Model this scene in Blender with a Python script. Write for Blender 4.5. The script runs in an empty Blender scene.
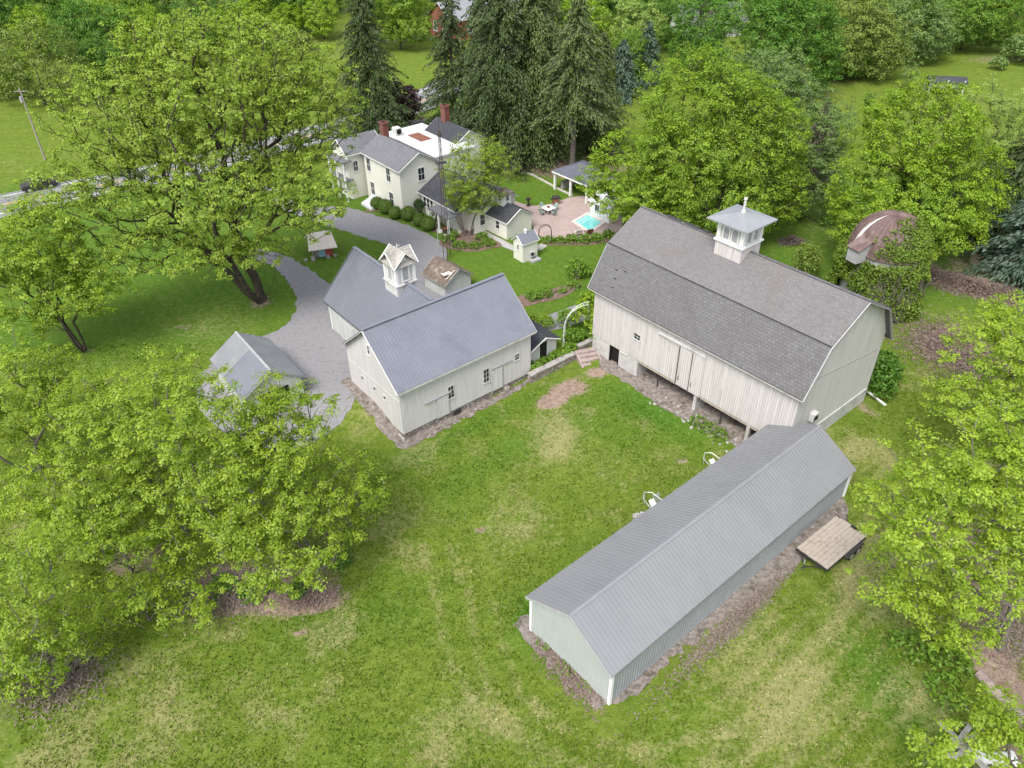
import bpy, bmesh, math, random
import numpy as np
from mathutils import Vector, Matrix
R_=math.radians
C=bpy.context.scene.collection
SC=bpy.context.scene
random.seed(5)
# ---------------------------------------------------------------- terrain
XN=[-60,-9.5,2.3,8,12,26.5,60]; YN=[58,51,61.3,63.2,64.6,50,56]; WN=[9,2,2.2,2.2,2,4,8]
def h(x,y):
    x=np.asarray(x,float);y=np.asarray(y,float)
    low=.15+.75/(1+np.exp(-(x-1)/4.))+.35*np.exp(-np.maximum(0,((x-8)*-.77+(y-62)*-.64))/4.)*np.clip((x-4)/4,0,1)+.4*np.exp(-((x-28)**2+(y-50)**2)/40)
    yl=np.interp(x,XN,YN);w=np.interp(x,XN,WN)
    t=np.clip((y-yl)/w*.5+.5,0,1);t=t*t*(3-2*t)
    return low*(1-t)+1.8*t
def hz(x,y): return float(h(x,y))
# ---------------------------------------------------------------- materials
class NT:
    def __init__(s,name):
        s.m=bpy.data.materials.new(name); s.m.use_nodes=True; s.t=s.m.node_tree; s.t.nodes.clear()
        s.out=s.n('ShaderNodeOutputMaterial')
    def n(s,ty,**k):
        o=s.t.nodes.new(ty)
        for a,b in k.items():
            if a.startswith('i_'): o.inputs[int(a[2:]) if a[2:].isdigit() else a[2:].replace('_',' ')].default_value=b
            else: setattr(o,a,b)
        return o
    def l(s,a,b): s.t.links.new(a,b)
    def noise(s,vec,scale,detail=4,rough=.6):
        o=s.n('ShaderNodeTexNoise'); o.inputs['Scale'].default_value=scale; o.inputs['Detail'].default_value=detail; o.inputs['Roughness'].default_value=rough
        if vec is not None: s.l(vec,o.inputs['Vector'])
        return o.outputs['Fac']
    def math(s,op,a,b=None,c=None,clamp=False):
        o=s.n('ShaderNodeMath',operation=op); o.use_clamp=clamp
        for i,v in enumerate((a,b,c)):
            if v is None: continue
            if isinstance(v,(int,float)): o.inputs[i].default_value=v
            else: s.l(v,o.inputs[i])
        return o.outputs[0]
    def ramp(s,fac,a,b,lo=0.,hi=1.):
        o=s.n('ShaderNodeMapRange'); o.inputs[1].default_value=a;o.inputs[2].default_value=b;o.inputs[3].default_value=lo;o.inputs[4].default_value=hi
        s.l(fac,o.inputs[0]); return o.outputs[0]
    def mix(s,f,a,b):
        o=s.n('ShaderNodeMix',data_type='RGBA')
        for sock,v in ((o.inputs[0],f),(o.inputs[6],a),(o.inputs[7],b)):
            if isinstance(v,(int,float)): sock.default_value=v
            elif isinstance(v,tuple): sock.default_value=(*v,1)
            else: s.l(v,sock)
        return o.outputs[2]
    def coords(s,scale=None,kind='Object'):
        o=s.n('ShaderNodeTexCoord').outputs[kind]
        if scale:
            m=s.n('ShaderNodeMapping'); m.inputs['Scale'].default_value=scale; s.l(o,m.inputs[0]); o=m.outputs[0]
        return o
    def finish(s,col,rough=.8,bump=None,dist=.02,metal=0,spec=.3):
        p=s.n('ShaderNodeBsdfPrincipled'); p.inputs['Roughness'].default_value=rough if isinstance(rough,(int,float)) else .5
        if not isinstance(rough,(int,float)): s.l(rough,p.inputs['Roughness'])
        p.inputs['Metallic'].default_value=metal; p.inputs['Specular IOR Level'].default_value=spec
        if isinstance(col,tuple): p.inputs['Base Color'].default_value=(*col,1)
        else: s.l(col,p.inputs['Base Color'])
        if bump is not None:
            b=s.n('ShaderNodeBump'); b.inputs['Strength'].default_value=1; b.inputs['Distance'].default_value=dist
            s.l(bump,b.inputs['Height']); s.l(b.outputs[0],p.inputs['Normal'])
        s.l(p.outputs[0],s.out.inputs[0]); return s.m
def noisy(name,c1,c2,scale=3,rough=.8,bump=.01,c3=None,metal=0,stretch=None,spec=.3):
    t=NT(name); v=t.coords(stretch); n1=t.noise(v,scale,6,.65)
    c=t.mix(t.ramp(n1,.35,.65),c1,c2)
    if c3: c=t.mix(t.ramp(t.noise(v,scale*.37,5,.7),.52,.66),c,c3)
    return t.finish(c,rough,n1 if bump else None,bump,metal,spec)
def boards(name,c1,c2,cs,width=.3,line=.06,stain=.5,gloss=.85):
    """vertical boards on walls whose faces are aligned with the local axes"""
    t=NT(name); o=t.coords(); sx=t.n('ShaderNodeSeparateXYZ'); t.l(o,sx.inputs[0])
    s=t.math('MULTIPLY',t.math('ADD',sx.outputs[0],sx.outputs[1]),1/width)
    idx=t.math('FLOOR',s); wn=t.n('ShaderNodeTexWhiteNoise',noise_dimensions='1D'); t.l(idx,wn.inputs['W'])
    m=t.coords((2.2,2.2,.22)); st=t.noise(m,1.6,7,.7)
    m2=t.coords((9,9,.5)); st2=t.noise(m2,1.5,5,.7)
    f=t.math('ADD',t.math('MULTIPLY',wn.outputs[0],.45),t.math('MULTIPLY',st2,.55))
    c=t.mix(f,c1,c2)
    c=t.mix(t.math('MULTIPLY',t.ramp(st,.5,.72),stain),c,cs)
    fr=t.math('FRACT',s); g=t.math('LESS_THAN',fr,line)
    c=t.mix(t.math('MULTIPLY',g,.3),c,tuple(x*.35 for x in cs))
    return t.finish(c,gloss,t.math('SUBTRACT',st2,t.math('MULTIPLY',g,2.0)),.02)
def shingle(name,c1,c2,c3,row=.16):
    t=NT(name); o=t.coords(); sx=t.n('ShaderNodeSeparateXYZ'); t.l(o,sx.inputs[0])
    cb=t.n('ShaderNodeCombineXYZ'); t.l(sx.outputs[0],cb.inputs[0]); t.l(t.math('MULTIPLY',t.math('ABSOLUTE',sx.outputs[1]),1.25),cb.inputs[1])
    b=t.n('ShaderNodeTexBrick'); t.l(cb.outputs[0],b.inputs['Vector']); b.inputs['Scale'].default_value=1; b.inputs['Brick Width'].default_value=.34; b.inputs['Row Height'].default_value=row
    b.inputs['Mortar Size'].default_value=.008; b.inputs['Color1'].default_value=(*c1,1); b.inputs['Color2'].default_value=(*c2,1); b.inputs['Mortar'].default_value=tuple([x*.72 for x in c1]+[1])
    n1=t.noise(o,.35,5,.7); n2=t.noise(o,5,4,.8)
    c=t.mix(t.math('MULTIPLY',t.ramp(n1,.42,.7),.7),b.outputs[0],c3)
    c=t.mix(t.math('MULTIPLY',t.ramp(n2,.42,.68),.28),c,tuple(x*.5 for x in c1))
    c=t.mix(t.math('MULTIPLY',t.ramp(n2,.5,.34),.14),c,tuple(min(1,x*1.6) for x in c2))
    return t.finish(c,.95,t.math('ADD',b.outputs['Fac'],n2),.012,spec=.15)
def brick(name,c1,c2,m,w=.22,r=.07,rough=.9):
    t=NT(name); o=t.coords(); sx=t.n('ShaderNodeSeparateXYZ'); t.l(o,sx.inputs[0])
    cb=t.n('ShaderNodeCombineXYZ'); t.l(t.math('ADD',sx.outputs[0],sx.outputs[1]),cb.inputs[0]); t.l(sx.outputs[2],cb.inputs[1])
    b=t.n('ShaderNodeTexBrick'); t.l(cb.outputs[0],b.inputs['Vector']); b.inputs['Scale'].default_value=1; b.inputs['Brick Width'].default_value=w; b.inputs['Row Height'].default_value=r; b.inputs['Mortar Size'].default_value=.008
    b.inputs['Color1'].default_value=(*c1,1); b.inputs['Color2'].default_value=(*c2,1); b.inputs['Mortar'].default_value=(*m,1)
    return t.finish(b.outputs[0],rough,b.outputs['Fac'],.01)
def stone(name,c1,c2,c3,scale=3):
    t=NT(name); o=t.coords(); d=t.noise(o,2,3); v=t.n('ShaderNodeTexVoronoi'); v.inputs['Scale'].default_value=scale; t.l(o,v.inputs['Vector'])
    e=t.n('ShaderNodeTexVoronoi',feature='DISTANCE_TO_EDGE'); e.inputs['Scale'].default_value=scale; t.l(o,e.inputs['Vector'])
    sep=t.n('ShaderNodeSeparateColor'); t.l(v.outputs['Color'],sep.inputs[0])
    c=t.mix(sep.outputs[0],c1,c2); c=t.mix(t.ramp(sep.outputs[1],.6,.8),c,c3); c=t.mix(t.ramp(e.outputs[0],.06,.02),c,tuple(x*.4 for x in c1))
    c=t.mix(t.math('MULTIPLY',d,.4),c,tuple(x*.6 for x in c1))
    return t.finish(c,.95,t.ramp(e.outputs[0],0,.1),.05)
def leafm(name,c1,c2,c3=None,trans=.35):
    t=NT(name); a=t.n('ShaderNodeAttribute',attribute_name='tint'); c=t.mix(a.outputs['Fac'],c1,c2)
    oi=t.n('ShaderNodeObjectInfo'); c=t.mix(t.math('MULTIPLY',oi.outputs['Random'],.22),c,c3 or tuple(x*.6 for x in c1))
    g=t.noise(t.coords(),.3,3); c=t.mix(t.math('MULTIPLY',t.ramp(g,.35,.7),.35),c,tuple(x*.62 for x in c2))
    d=t.n('ShaderNodeBsdfDiffuse'); t.l(c,d.inputs[0]); tr=t.n('ShaderNodeBsdfTranslucent'); t.l(c,tr.inputs[0])
    m=t.n('ShaderNodeMixShader'); m.inputs[0].default_value=trans; t.l(d.outputs[0],m.inputs[1]); t.l(tr.outputs[0],m.inputs[2])
    gl=t.n('ShaderNodeBsdfGlossy'); gl.inputs['Roughness'].default_value=.55; gl.inputs[0].default_value=(.7,.7,.7,1)
    m2=t.n('ShaderNodeMixShader'); m2.inputs[0].default_value=.035; t.l(m.outputs[0],m2.inputs[1]); t.l(gl.outputs[0],m2.inputs[2])
    t.l(m2.outputs[0],t.out.inputs[0]); return t.m
M=dict(
 roof_blue=noisy('blue_grey_metal',(.21,.22,.26),(.235,.245,.285),.7,.42,0,(.19,.197,.235),.25,spec=.5),
 roof_pole=noisy('pale_grey_metal',(.262,.265,.276),(.283,.286,.297),.6,.42,0,(.25,.253,.264),.2,stretch=(1,.12,1)),
 roof_dull=noisy('weathered_metal',(.24,.25,.27),(.30,.31,.32),.6,.6,0,None,.1),
 sage=noisy('sage_metal_siding',(.38,.415,.395),(.42,.45,.43),.8,.6,0),
 slate=noisy('grey_metal_siding',(.27,.29,.30),(.31,.33,.34),.8,.6,0),
 white=noisy('white_paint',(.72,.72,.70),(.80,.80,.78),2,.6,.003),
 dirtywhite=noisy('flaking_white_paint',(.52,.51,.495),(.64,.63,.61),3,.8,.01,(.38,.36,.33)),
 trimgrey=noisy('grey_trim',(.33,.33,.34),(.42,.42,.42),3,.8,.005),
 barnwood=boards('bleached_barn_boards',(.50,.465,.45),(.66,.625,.61),(.33,.31,.295),.22,.05,.6),
 barngable=boards('grey_barn_boards',(.56,.54,.525),(.63,.61,.595),(.31,.31,.30),.26,.05,.45),
 horsewood=boards('chalky_barn_boards',(.57,.55,.54),(.66,.64,.625),(.36,.36,.345),.30,.03,.4),
 cream=boards('cream_clapboard',(.70,.685,.60),(.74,.725,.65),(.64,.62,.55),40,.0,.35),
 creamtrim=noisy('cream_trim',(.66,.63,.52),(.74,.71,.60),3,.6,.002),
 palepaint=boards('pale_painted_boards',(.50,.51,.49),(.60,.61,.59),(.40,.40,.37),.25,.06,.5),
 shingle=shingle('grey_asphalt_shingles',(.148,.143,.147),(.18,.175,.18),(.13,.124,.122)),
 shingle_up=shingle('worn_asphalt_shingles',(.178,.170,.171),(.212,.202,.201),(.172,.155,.148)),
 shingle_dark=shingle('charcoal_shingles',(.06,.062,.072),(.09,.092,.102),(.05,.052,.06)),
 shingle_blue=shingle('slate_blue_shingles',(.13,.135,.17),(.17,.175,.21),(.11,.115,.15)),
 shingle_mid=shingle('mid_grey_shingles',(.17,.17,.185),(.21,.21,.225),(.15,.15,.165)),
 shake=noisy('mossy_wood_shakes',(.10,.075,.06),(.22,.175,.145),4,.95,.06,(.34,.29,.24),stretch=(1,.4,1)),
 cupshake=shingle('lichen_shingles',(.36,.34,.31),(.48,.46,.42),(.17,.16,.12),.22),
 glass=NT('dark_window_glass').finish((.025,.03,.035),.08,spec=.6),
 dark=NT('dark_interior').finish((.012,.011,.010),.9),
 concrete=noisy('weathered_concrete',(.42,.41,.40),(.54,.53,.51),1.6,.9,.01,(.33,.31,.29)),
 stone=stone('fieldstone',(.34,.29,.26),(.24,.20,.18),(.46,.42,.39),3.2),
 stonestep=noisy('pink_stone_steps',(.30,.235,.215),(.40,.325,.30),3,.9,.02,(.22,.165,.15)),
 wallstone=noisy('pale_cap_stone',(.30,.285,.265),(.42,.40,.375),2,.9,.03,(.18,.17,.16)),
 brick=brick('red_chimney_brick',(.21,.065,.045),(.16,.05,.04),(.22,.15,.13)),
 redbrick=brick('red_house_brick',(.38,.10,.06),(.30,.08,.05),(.35,.2,.16)),
 membrane=noisy('white_roof_membrane',(.58,.59,.61),(.66,.66,.68),.8,.5,0),
 rust=noisy('rust',(.16,.06,.04),(.26,.12,.08),3,.9,.01),
 gravel=noisy('grey_gravel',(.215,.208,.22),(.275,.268,.28),6,.95,.03,(.19,.178,.175)),
 asphalt=noisy('road_asphalt',(.17,.17,.178),(.21,.21,.215),1.2,.9,.005,(.27,.26,.27)),
 concwalk=noisy('walk_concrete',(.36,.35,.34),(.44,.43,.42),2,.9,.005),
 yellow=noisy('yellow_road_paint',(.65,.42,.10),(.55,.36,.1),4,.7,0),

 coping=noisy('pale_coping',(.62,.52,.48),(.70,.6,.56),3,.8,.005),
 mulch=noisy('brown_mulch',(.12,.075,.06),(.22,.15,.12),6,.95,.04,(.3,.22,.18)),
 scrub=noisy('stony_mulch',(.13,.108,.092),(.30,.262,.235),3.5,.95,.05,(.09,.075,.055)),
 deck=boards('worn_trailer_planks',(.36,.30,.245),(.52,.45,.385),(.19,.145,.115),10,.0,.75),
 steel=noisy('galvanised_steel',(.50,.51,.52),(.62,.63,.64),4,.4,0,None,.4),
 black=noisy('black_steel',(.03,.03,.03),(.05,.045,.045),4,.6,0),
 rubber=noisy('tyre_rubber',(.02,.02,.02),(.035,.033,.03),4,.9,0),
 bark=noisy('grey_bark',(.10,.085,.075),(.20,.175,.155),6,.95,.03,stretch=(1,1,.3)),
 barkdark=noisy('dark_bark',(.045,.036,.03),(.10,.08,.065),6,.95,.03,stretch=(1,1,.3)),
 barkpale=noisy('pale_bark',(.24,.21,.19),(.36,.32,.29),6,.95,.02,stretch=(1,1,.3)),
 dome=noisy('rusty_dome_metal',(.13,.085,.08),(.19,.13,.12),1.2,.8,0,(.24,.18,.165),0),
 domewhite=noisy('bare_dome_panel',(.60,.58,.57),(.7,.68,.67),2,.5,0),
 red=noisy('faded_red_paint',(.30,.05,.04),(.38,.08,.06),4,.7,0),
 bluepaint=noisy('light_blue_paint',(.22,.38,.48),(.28,.44,.55),4,.6,0),
 greenpaint=noisy('green_cushion',(.22,.32,.28),(.3,.4,.36),4,.7,0),
 pinkwhite=noisy('pinkish_white_board',(.72,.62,.56),(.8,.72,.66),2,.7,0),
 lv_maple=leafm('spring_maple_leaf',(.155,.27,.016),(.44,.60,.045),None,.45),
 lv_lime=leafm('lime_leaf',(.175,.30,.016),(.46,.62,.045),None,.45),
 lv_big=leafm('old_maple_leaf',(.19,.31,.024),(.48,.64,.075),None,.45),
 lv_dense=leafm('deep_green_leaf',(.05,.15,.014),(.17,.34,.030)),
 lv_bright=leafm('bright_round_leaf',(.14,.27,.012),(.39,.56,.028)),
 lv_gold=leafm('golden_green_leaf',(.105,.215,.013),(.35,.51,.03)),
 lv_ivy=leafm('ivy_leaf',(.075,.15,.014),(.26,.38,.035)),
 lv_grey=leafm('grey_green_leaf',(.11,.20,.045),(.27,.39,.10)),
 lv_olive=leafm('olive_leaf',(.12,.19,.03),(.28,.37,.06)),
 lv_mid=leafm('mid_green_leaf',(.09,.21,.016),(.25,.41,.035)),
 lv_pale=leafm('pale_yellow_leaf',(.22,.33,.06),(.42,.56,.12)),
 lv_dark=leafm('dark_green_leaf',(.028,.075,.014),(.07,.15,.03)),
 lv_purple=leafm('purple_leaf',(.05,.022,.03),(.13,.06,.075)),
 lv_box=leafm('boxwood_leaf',(.07,.13,.016),(.15,.25,.035),None,.15),
 lv_dead=leafm('dry_twig',(.16,.12,.10),(.30,.24,.21),None,.1),
 lv_dry=leafm('dry_brush',(.15,.105,.085),(.34,.255,.215),None,.1),
 nd_spruce=leafm('spruce_needles',(.020,.045,.012),(.10,.155,.04),None,.1),
 nd_soft=leafm('soft_spruce_needles',(.04,.08,.018),(.15,.21,.055),None,.12),
 nd_blue=leafm('blue_spruce_needles',(.042,.08,.05),(.13,.20,.13),None,.1),
 nd_brown=leafm('browned_needles',(.08,.065,.05),(.17,.145,.115),None,.1),
 flower=leafm('white_flower',(.6,.6,.55),(.8,.8,.75)),
)
# ---------------------------------------------------------------- mesh builder
class MB:
    def __init__(s): s.v=[];s.f=[];s.mi=[];s.cur=0
    def add(s,v,f):
        n=len(s.v); s.v+= [tuple(x) for x in v]; s.f+=[tuple(i+n for i in q) for q in f]; s.mi+=[s.cur]*len(f); return s
    def box(s,x0,x1,y0,y1,z0,z1):
        if x0>x1:x0,x1=x1,x0
        if y0>y1:y0,y1=y1,y0
        if z0>z1:z0,z1=z1,z0
        return s.add([(x0,y0,z0),(x1,y0,z0),(x1,y1,z0),(x0,y1,z0),(x0,y0,z1),(x1,y0,z1),(x1,y1,z1),(x0,y1,z1)],
          [(0,3,2,1),(4,5,6,7),(0,1,5,4),(1,2,6,5),(2,3,7,6),(3,0,4,7)])
    def bar(s,a,b,w,t=None,up=(0,0,1)):
        a=Vector(a);b=Vector(b);d=(b-a).normalized();u=Vector(up);
        if abs(d.dot(u))>.95:u=Vector((1,0,0))
        x=d.cross(u).normalized();y=x.cross(d);t=t or w;o=[]
        for p in (a,b):
            for i,j in ((-1,-1),(1,-1),(1,1),(-1,1)): o.append(p+x*w/2*i+y*t/2*j)
        return s.add(o,[(0,1,2,3),(7,6,5,4),(0,4,5,1),(1,5,6,2),(2,6,7,3),(3,7,4,0)])
    def tube(s,pts,r,n=8,cap=True):
        pts=[Vector(p) for p in pts]; rs=r if isinstance(r,(list,tuple)) else [r]*len(pts); o=[];f=[]
        for i,p in enumerate(pts):
            d=(pts[min(i+1,len(pts)-1)]-pts[max(i-1,0)]).normalized(); u=Vector((0,0,1)) if abs(d.z)<.95 else Vector((1,0,0))
            x=d.cross(u).normalized();y=d.cross(x)
            for k in range(n): a=2*math.pi*k/n; o.append(p+(x*math.cos(a)+y*math.sin(a))*rs[i])
        for i in range(len(pts)-1):
            for k in range(n): f.append((i*n+k,i*n+(k+1)%n,(i+1)*n+(k+1)%n,(i+1)*n+k))
        if cap: f.append(tuple(range(n-1,-1,-1))); f.append(tuple((len(pts)-1)*n+k for k in range(n)))
        return s.add(o,f)
    def prism(s,poly,axis,a,b):
        """poly: list of 2-D points; axis 'x': (y,z) extruded along x from a to b; 'y': (x,z); 'z': (x,y)"""
        def P(p,t): return (t,p[0],p[1]) if axis=='x' else ((p[0],t,p[1]) if axis=='y' else (p[0],p[1],t))
        n=len(poly); return s.add([P(p,a) for p in poly]+[P(p,b) for p in poly],[tuple(range(n-1,-1,-1)),tuple(range(n,2*n))]+[(i,(i+1)%n,n+(i+1)%n,n+i) for i in range(n)])
    def lathe(s,prof,n=24,c=(0,0,0)):
        o=[];f=[]
        for r,z in prof:
            for k in range(n): a=2*math.pi*k/n; o.append((c[0]+r*math.cos(a),c[1]+r*math.sin(a),c[2]+z))
        for i in range(len(prof)-1):
            for k in range(n): f.append((i*n+k,i*n+(k+1)%n,(i+1)*n+(k+1)%n,(i+1)*n+k))
        return s.add(o,f)
    def build(s,name,mat,parent=None,fix=True):
        me=bpy.data.meshes.new(name); me.from_pydata(s.v,[],s.f)
        for m in (mat if isinstance(mat,(list,tuple)) else [mat]): me.materials.append(m)
        if any(s.mi): me.polygons.foreach_set('material_index',s.mi)
        if fix:
            bm=bmesh.new(); bm.from_mesh(me); bmesh.ops.recalc_face_normals(bm,faces=bm.faces); bm.to_mesh(me); bm.free()
        o=bpy.data.objects.new(name,me); C.objects.link(o)
        if parent is not None: o.parent=parent
        return o
def tag(o,label=None,cat=None,group=None,kind=None):
    if label:o['label']=label
    if cat:o['category']=cat
    if group:o['group']=group
    if kind:o['kind']=kind
    return o
def empty(name,loc,rz=0,label=None,cat=None,group=None):
    o=bpy.data.objects.new(name,None); o.location=loc; o.rotation_euler=(0,0,rz); C.objects.link(o); return tag(o,label,cat,group)
def kids(o,m): return m.get(o.name,[])
def copy_tree(root):
    """copy a thing, its parts and sub-parts"""
    al=[o for o in C.objects if o.parent is not None]; m={}
    for o in al: m.setdefault(o.parent.name,[]).append(o)
    def rec(o,par):
        c=o.copy(); C.objects.link(c)
        if par is not None: c.parent=par
        for k in m.get(o.name,[]): rec(k,c)
        return c
    return rec(root,None)
def slab(mb,p0,p1,u0,u1,t):
    """roof slab: profile line p0->p1 in (v,z), from u0 to u1, thickness t below"""
    mb.add([(u0,*p0),(u1,*p0),(u1,*p1),(u0,*p1),(u0,p0[0],p0[1]-t),(u1,p0[0],p0[1]-t),(u1,p1[0],p1[1]-t),(u0,p1[0],p1[1]-t)],
      [(0,1,2,3),(7,6,5,4),(0,4,5,1),(1,5,6,2),(2,6,7,3),(3,7,4,0)])
def ribs(mb,p0,p1,u0,u1,step,w=.05,hh=.045):
    p0=Vector((0,*p0));p1=Vector((0,*p1)); n=int((u1-u0)/step); d=(p1-p0).normalized(); up=Vector((1,0,0)).cross(d)
    if up.z<0: up=-up
    for i in range(n+1):
        u=u0+.04+i*((u1-u0-.08)/n); a=p0+Vector((u,0,0))+up*(hh/2+.003); b=p1+Vector((u,0,0))+up*(hh/2+.003)
        mb.bar(a,b,w,hh,up)
def win(parent,axis,at,sgn,a0,a1,z0,z1,cols=2,rows=3,fm='white',fw=.09,arch=False,sill=True):
    """window on the wall plane axis=at, facing sgn, spanning a0..a1 along the other axis; frame with sub-part pane"""
    f=MB();g=MB();d=.05*sgn
    def B(m,a,b,c,e,d0,d1):
        if axis=='y': m.box(a,b,at+d0,at+d1,c,e)
        else: m.box(at+d0,at+d1,a,b,c,e)
    B(f,a0-fw,a0,z0,z1,.003*sgn,d);B(f,a1,a1+fw,z0,z1,.003*sgn,d);B(f,a0-fw,a1+fw,z1,z1+fw,.003*sgn,d*1.2);B(f,a0-fw*1.2,a1+fw*1.2,z0-fw,z0,.003*sgn,d*1.8)
    for i in range(1,cols): x=a0+(a1-a0)*i/cols; B(f,x-.018,x+.018,z0,z1,.02*sgn,.035*sgn)
    for i in range(1,rows): z=z0+(z1-z0)*i/rows; B(f,a0,a1,z-.018,z+.018,.022*sgn,.037*sgn)
    o=f.build('window',M[fm],parent); B(g,a0+.001,a1-.001,z0+.001,z1-.001,.004*sgn,.018*sgn); g.build('pane',M['glass'],o); return o
# ---------------------------------------------------------------- ground sheet with colour masks
def axis_coords(lo,a,b,hi,fine,grow=1.12):
    c=list(np.arange(a,b+1e-6,fine)); s=fine;x=b
    while x<hi: s=min(s*grow,25); x+=s; c.append(x)
    s=fine;x=a;pre=[]
    while x>lo: s=min(s*grow,25); x-=s; pre.append(x)
    return np.array(pre[::-1]+c)
gx=axis_coords(-420,-45,55,420,.33); gy=axis_coords(-60,18,95,620,.33)
GX,GY=np.meshgrid(gx,gy); GZ=h(GX,GY)
rng=np.random.default_rng(3)
def vnoise(x,y,sc,seed):
    r=np.random.default_rng(seed); g=r.random((64,64)); fx=(x/sc)%64; fy=(y/sc)%64; i=fx.astype(int);j=fy.astype(int);a=fx-i;b=fy-j
    a=a*a*(3-2*a);b=b*b*(3-2*b);i2=(i+1)%64;j2=(j+1)%64
    return (g[i,j]*(1-a)+g[i2,j]*a)*(1-b)+(g[i,j2]*(1-a)+g[i2,j2]*a)*b
def fbm(x,y,sc,seed): return sum(vnoise(x+7*k,y-5*k,sc/2**k,seed+k)*.5**k for k in range(5))/1.94
def blob(x,y,cx,cy,rx,ry=None,rot=0,p=1.):
    ry=ry or rx;c,s=math.cos(rot),math.sin(rot);dx,dy=x-cx,y-cy
    return np.exp(-(((c*dx+s*dy)/rx)**2+((-s*dx+c*dy)/ry)**2)**p)
def poly_d(x,y,pts):
    d=np.full(x.shape,1e9)
    for (ax,ay),(bx,by) in zip(pts[:-1],pts[1:]):
        t=np.clip(((x-ax)*(bx-ax)+(y-ay)*(by-ay))/((bx-ax)**2+(by-ay)**2),0,1); d=np.minimum(d,np.hypot(x-ax-t*(bx-ax),y-ay-t*(by-ay)))
    return d
n1=fbm(GX,GY,4,1);n2=fbm(GX,GY,1.4,9);n3=fbm(GX,GY,16,20);n0=fbm(GX,GY,.7,31)
straw=np.clip((n1-.5)*2.6+(n3-.5)*1.6+(n2-.5)*2.0+.08,0,1)*.55
for x,y,r,a in ((4.1,50.5,2.6,.5),(7.8,45.5,2.5,.3),(3.1,48.1,2.2,.5),(-8.6,41,2.5,.4),(.5,42.5,3,.3),(-13.8,26.8,5,.15),(-4.4,23.5,2.4,.5),(-21,25,5,.2),(-26,24,4,.2),(14.5,29,5,.5),(24.5,32.4,3,.6),(28.8,36,4,.6),(28,46,3,.4),(16,24,4,.5),(-1,38,3,.3),(23.8,25.2,2.5,.7),(14,41,2,.4)):
    straw+=a*blob(GX,GY,x,y,r)
TR1=[(-6.5,38),(-5.2,33.3),(-4.5,30.1),(-3.3,27.2),(-1.5,24.6),(.8,22.4),(3,20.5)];TR2=[(-4.6,38),(-3.,33.2),(-2.3,28.6),(-1.2,25.8),(.2,23.9),(2.5,22.2),(5,20.5)];TR3=[(-1.4,33),(-.9,30),(.3,26.4),(2.6,24.1),(4.8,23),(8,22.5),(12,23.5)]
SR=[(22,40),(26.1,45.5),(30.1,47.8),(29.9,44.4),(26.4,40.2),(23.1,34),(19.9,29.4),(17,26),(14.3,22.9),(10.1,21)]
trk=sum(np.exp(-(poly_d(GX,GY,t)/.42)**2)*np.clip(n0*2.2-.25,0,1) for t in (TR1,TR2,TR3))
straw+=.6*trk+.55*np.exp(-(poly_d(GX,GY,SR)/1.1)**2)*np.clip(n2*2-.3,0,1)
lush=np.clip((n3-.48)*2,0,1)*.35
for x,y,rx,ry,ro,a in ((2.9,29.2,1.3,3.6,.75,1),(1.0,32,1,2,0,.6),(12.3,52.8,5.5,2.0,-.88,1.1),(8.5,50.5,5,3,-.88,.5),(-1,48,8,2.2,.68,.5),(-3.7,51.4,1.3,9,-.89,.7),(-11,32,5,2.5,.3,.5),(22.6,25.6,2,5,.3,.9),(6,36,2,8,-.85,.4),(20,72,7,9,0,.3)):
    lush+=a*blob(GX,GY,x,y,rx,ry,ro)
str1=.5+.5*np.sin((GX*-.66+GY*.75)*2*math.pi/1.5+1.2*(n1-.5)); reg=np.clip((GX-9)/4,0,1)*np.clip((45-GY)/5,0,1); straw+=(str1-.5)*.30*reg; str2=.5+.5*np.sin((GX*.77+GY*.63)*2*math.pi/1.3+(n1-.5)); lush+=(str2-.4)*.35*np.clip((GY-64)/6,0,1)*np.clip((112-GY)/6,0,1)
lush=lush-.9*np.clip((GY-100)/14,0,1); straw=straw*(1-.7*np.clip((GY-100)/14,0,1))
up=np.clip((GY-57)/6,0,1)*np.where(GX<-8,1,np.clip((GY-60)/4,0,1)); up=np.where((GX>14),np.clip((GY-64)/8,0,1),up)
lush=lush+up*(.25+.6*n1); straw=straw*(1-.8*up)+.25*blob(GX,GY,38,88,7,12)
straw+=.35*blob(GX,GY,-30,66,6,5)+.3*np.clip((GY-98)/8,0,1)*np.clip((n1-.45)*3,0,1)
dirt=np.zeros_like(GX)
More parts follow.
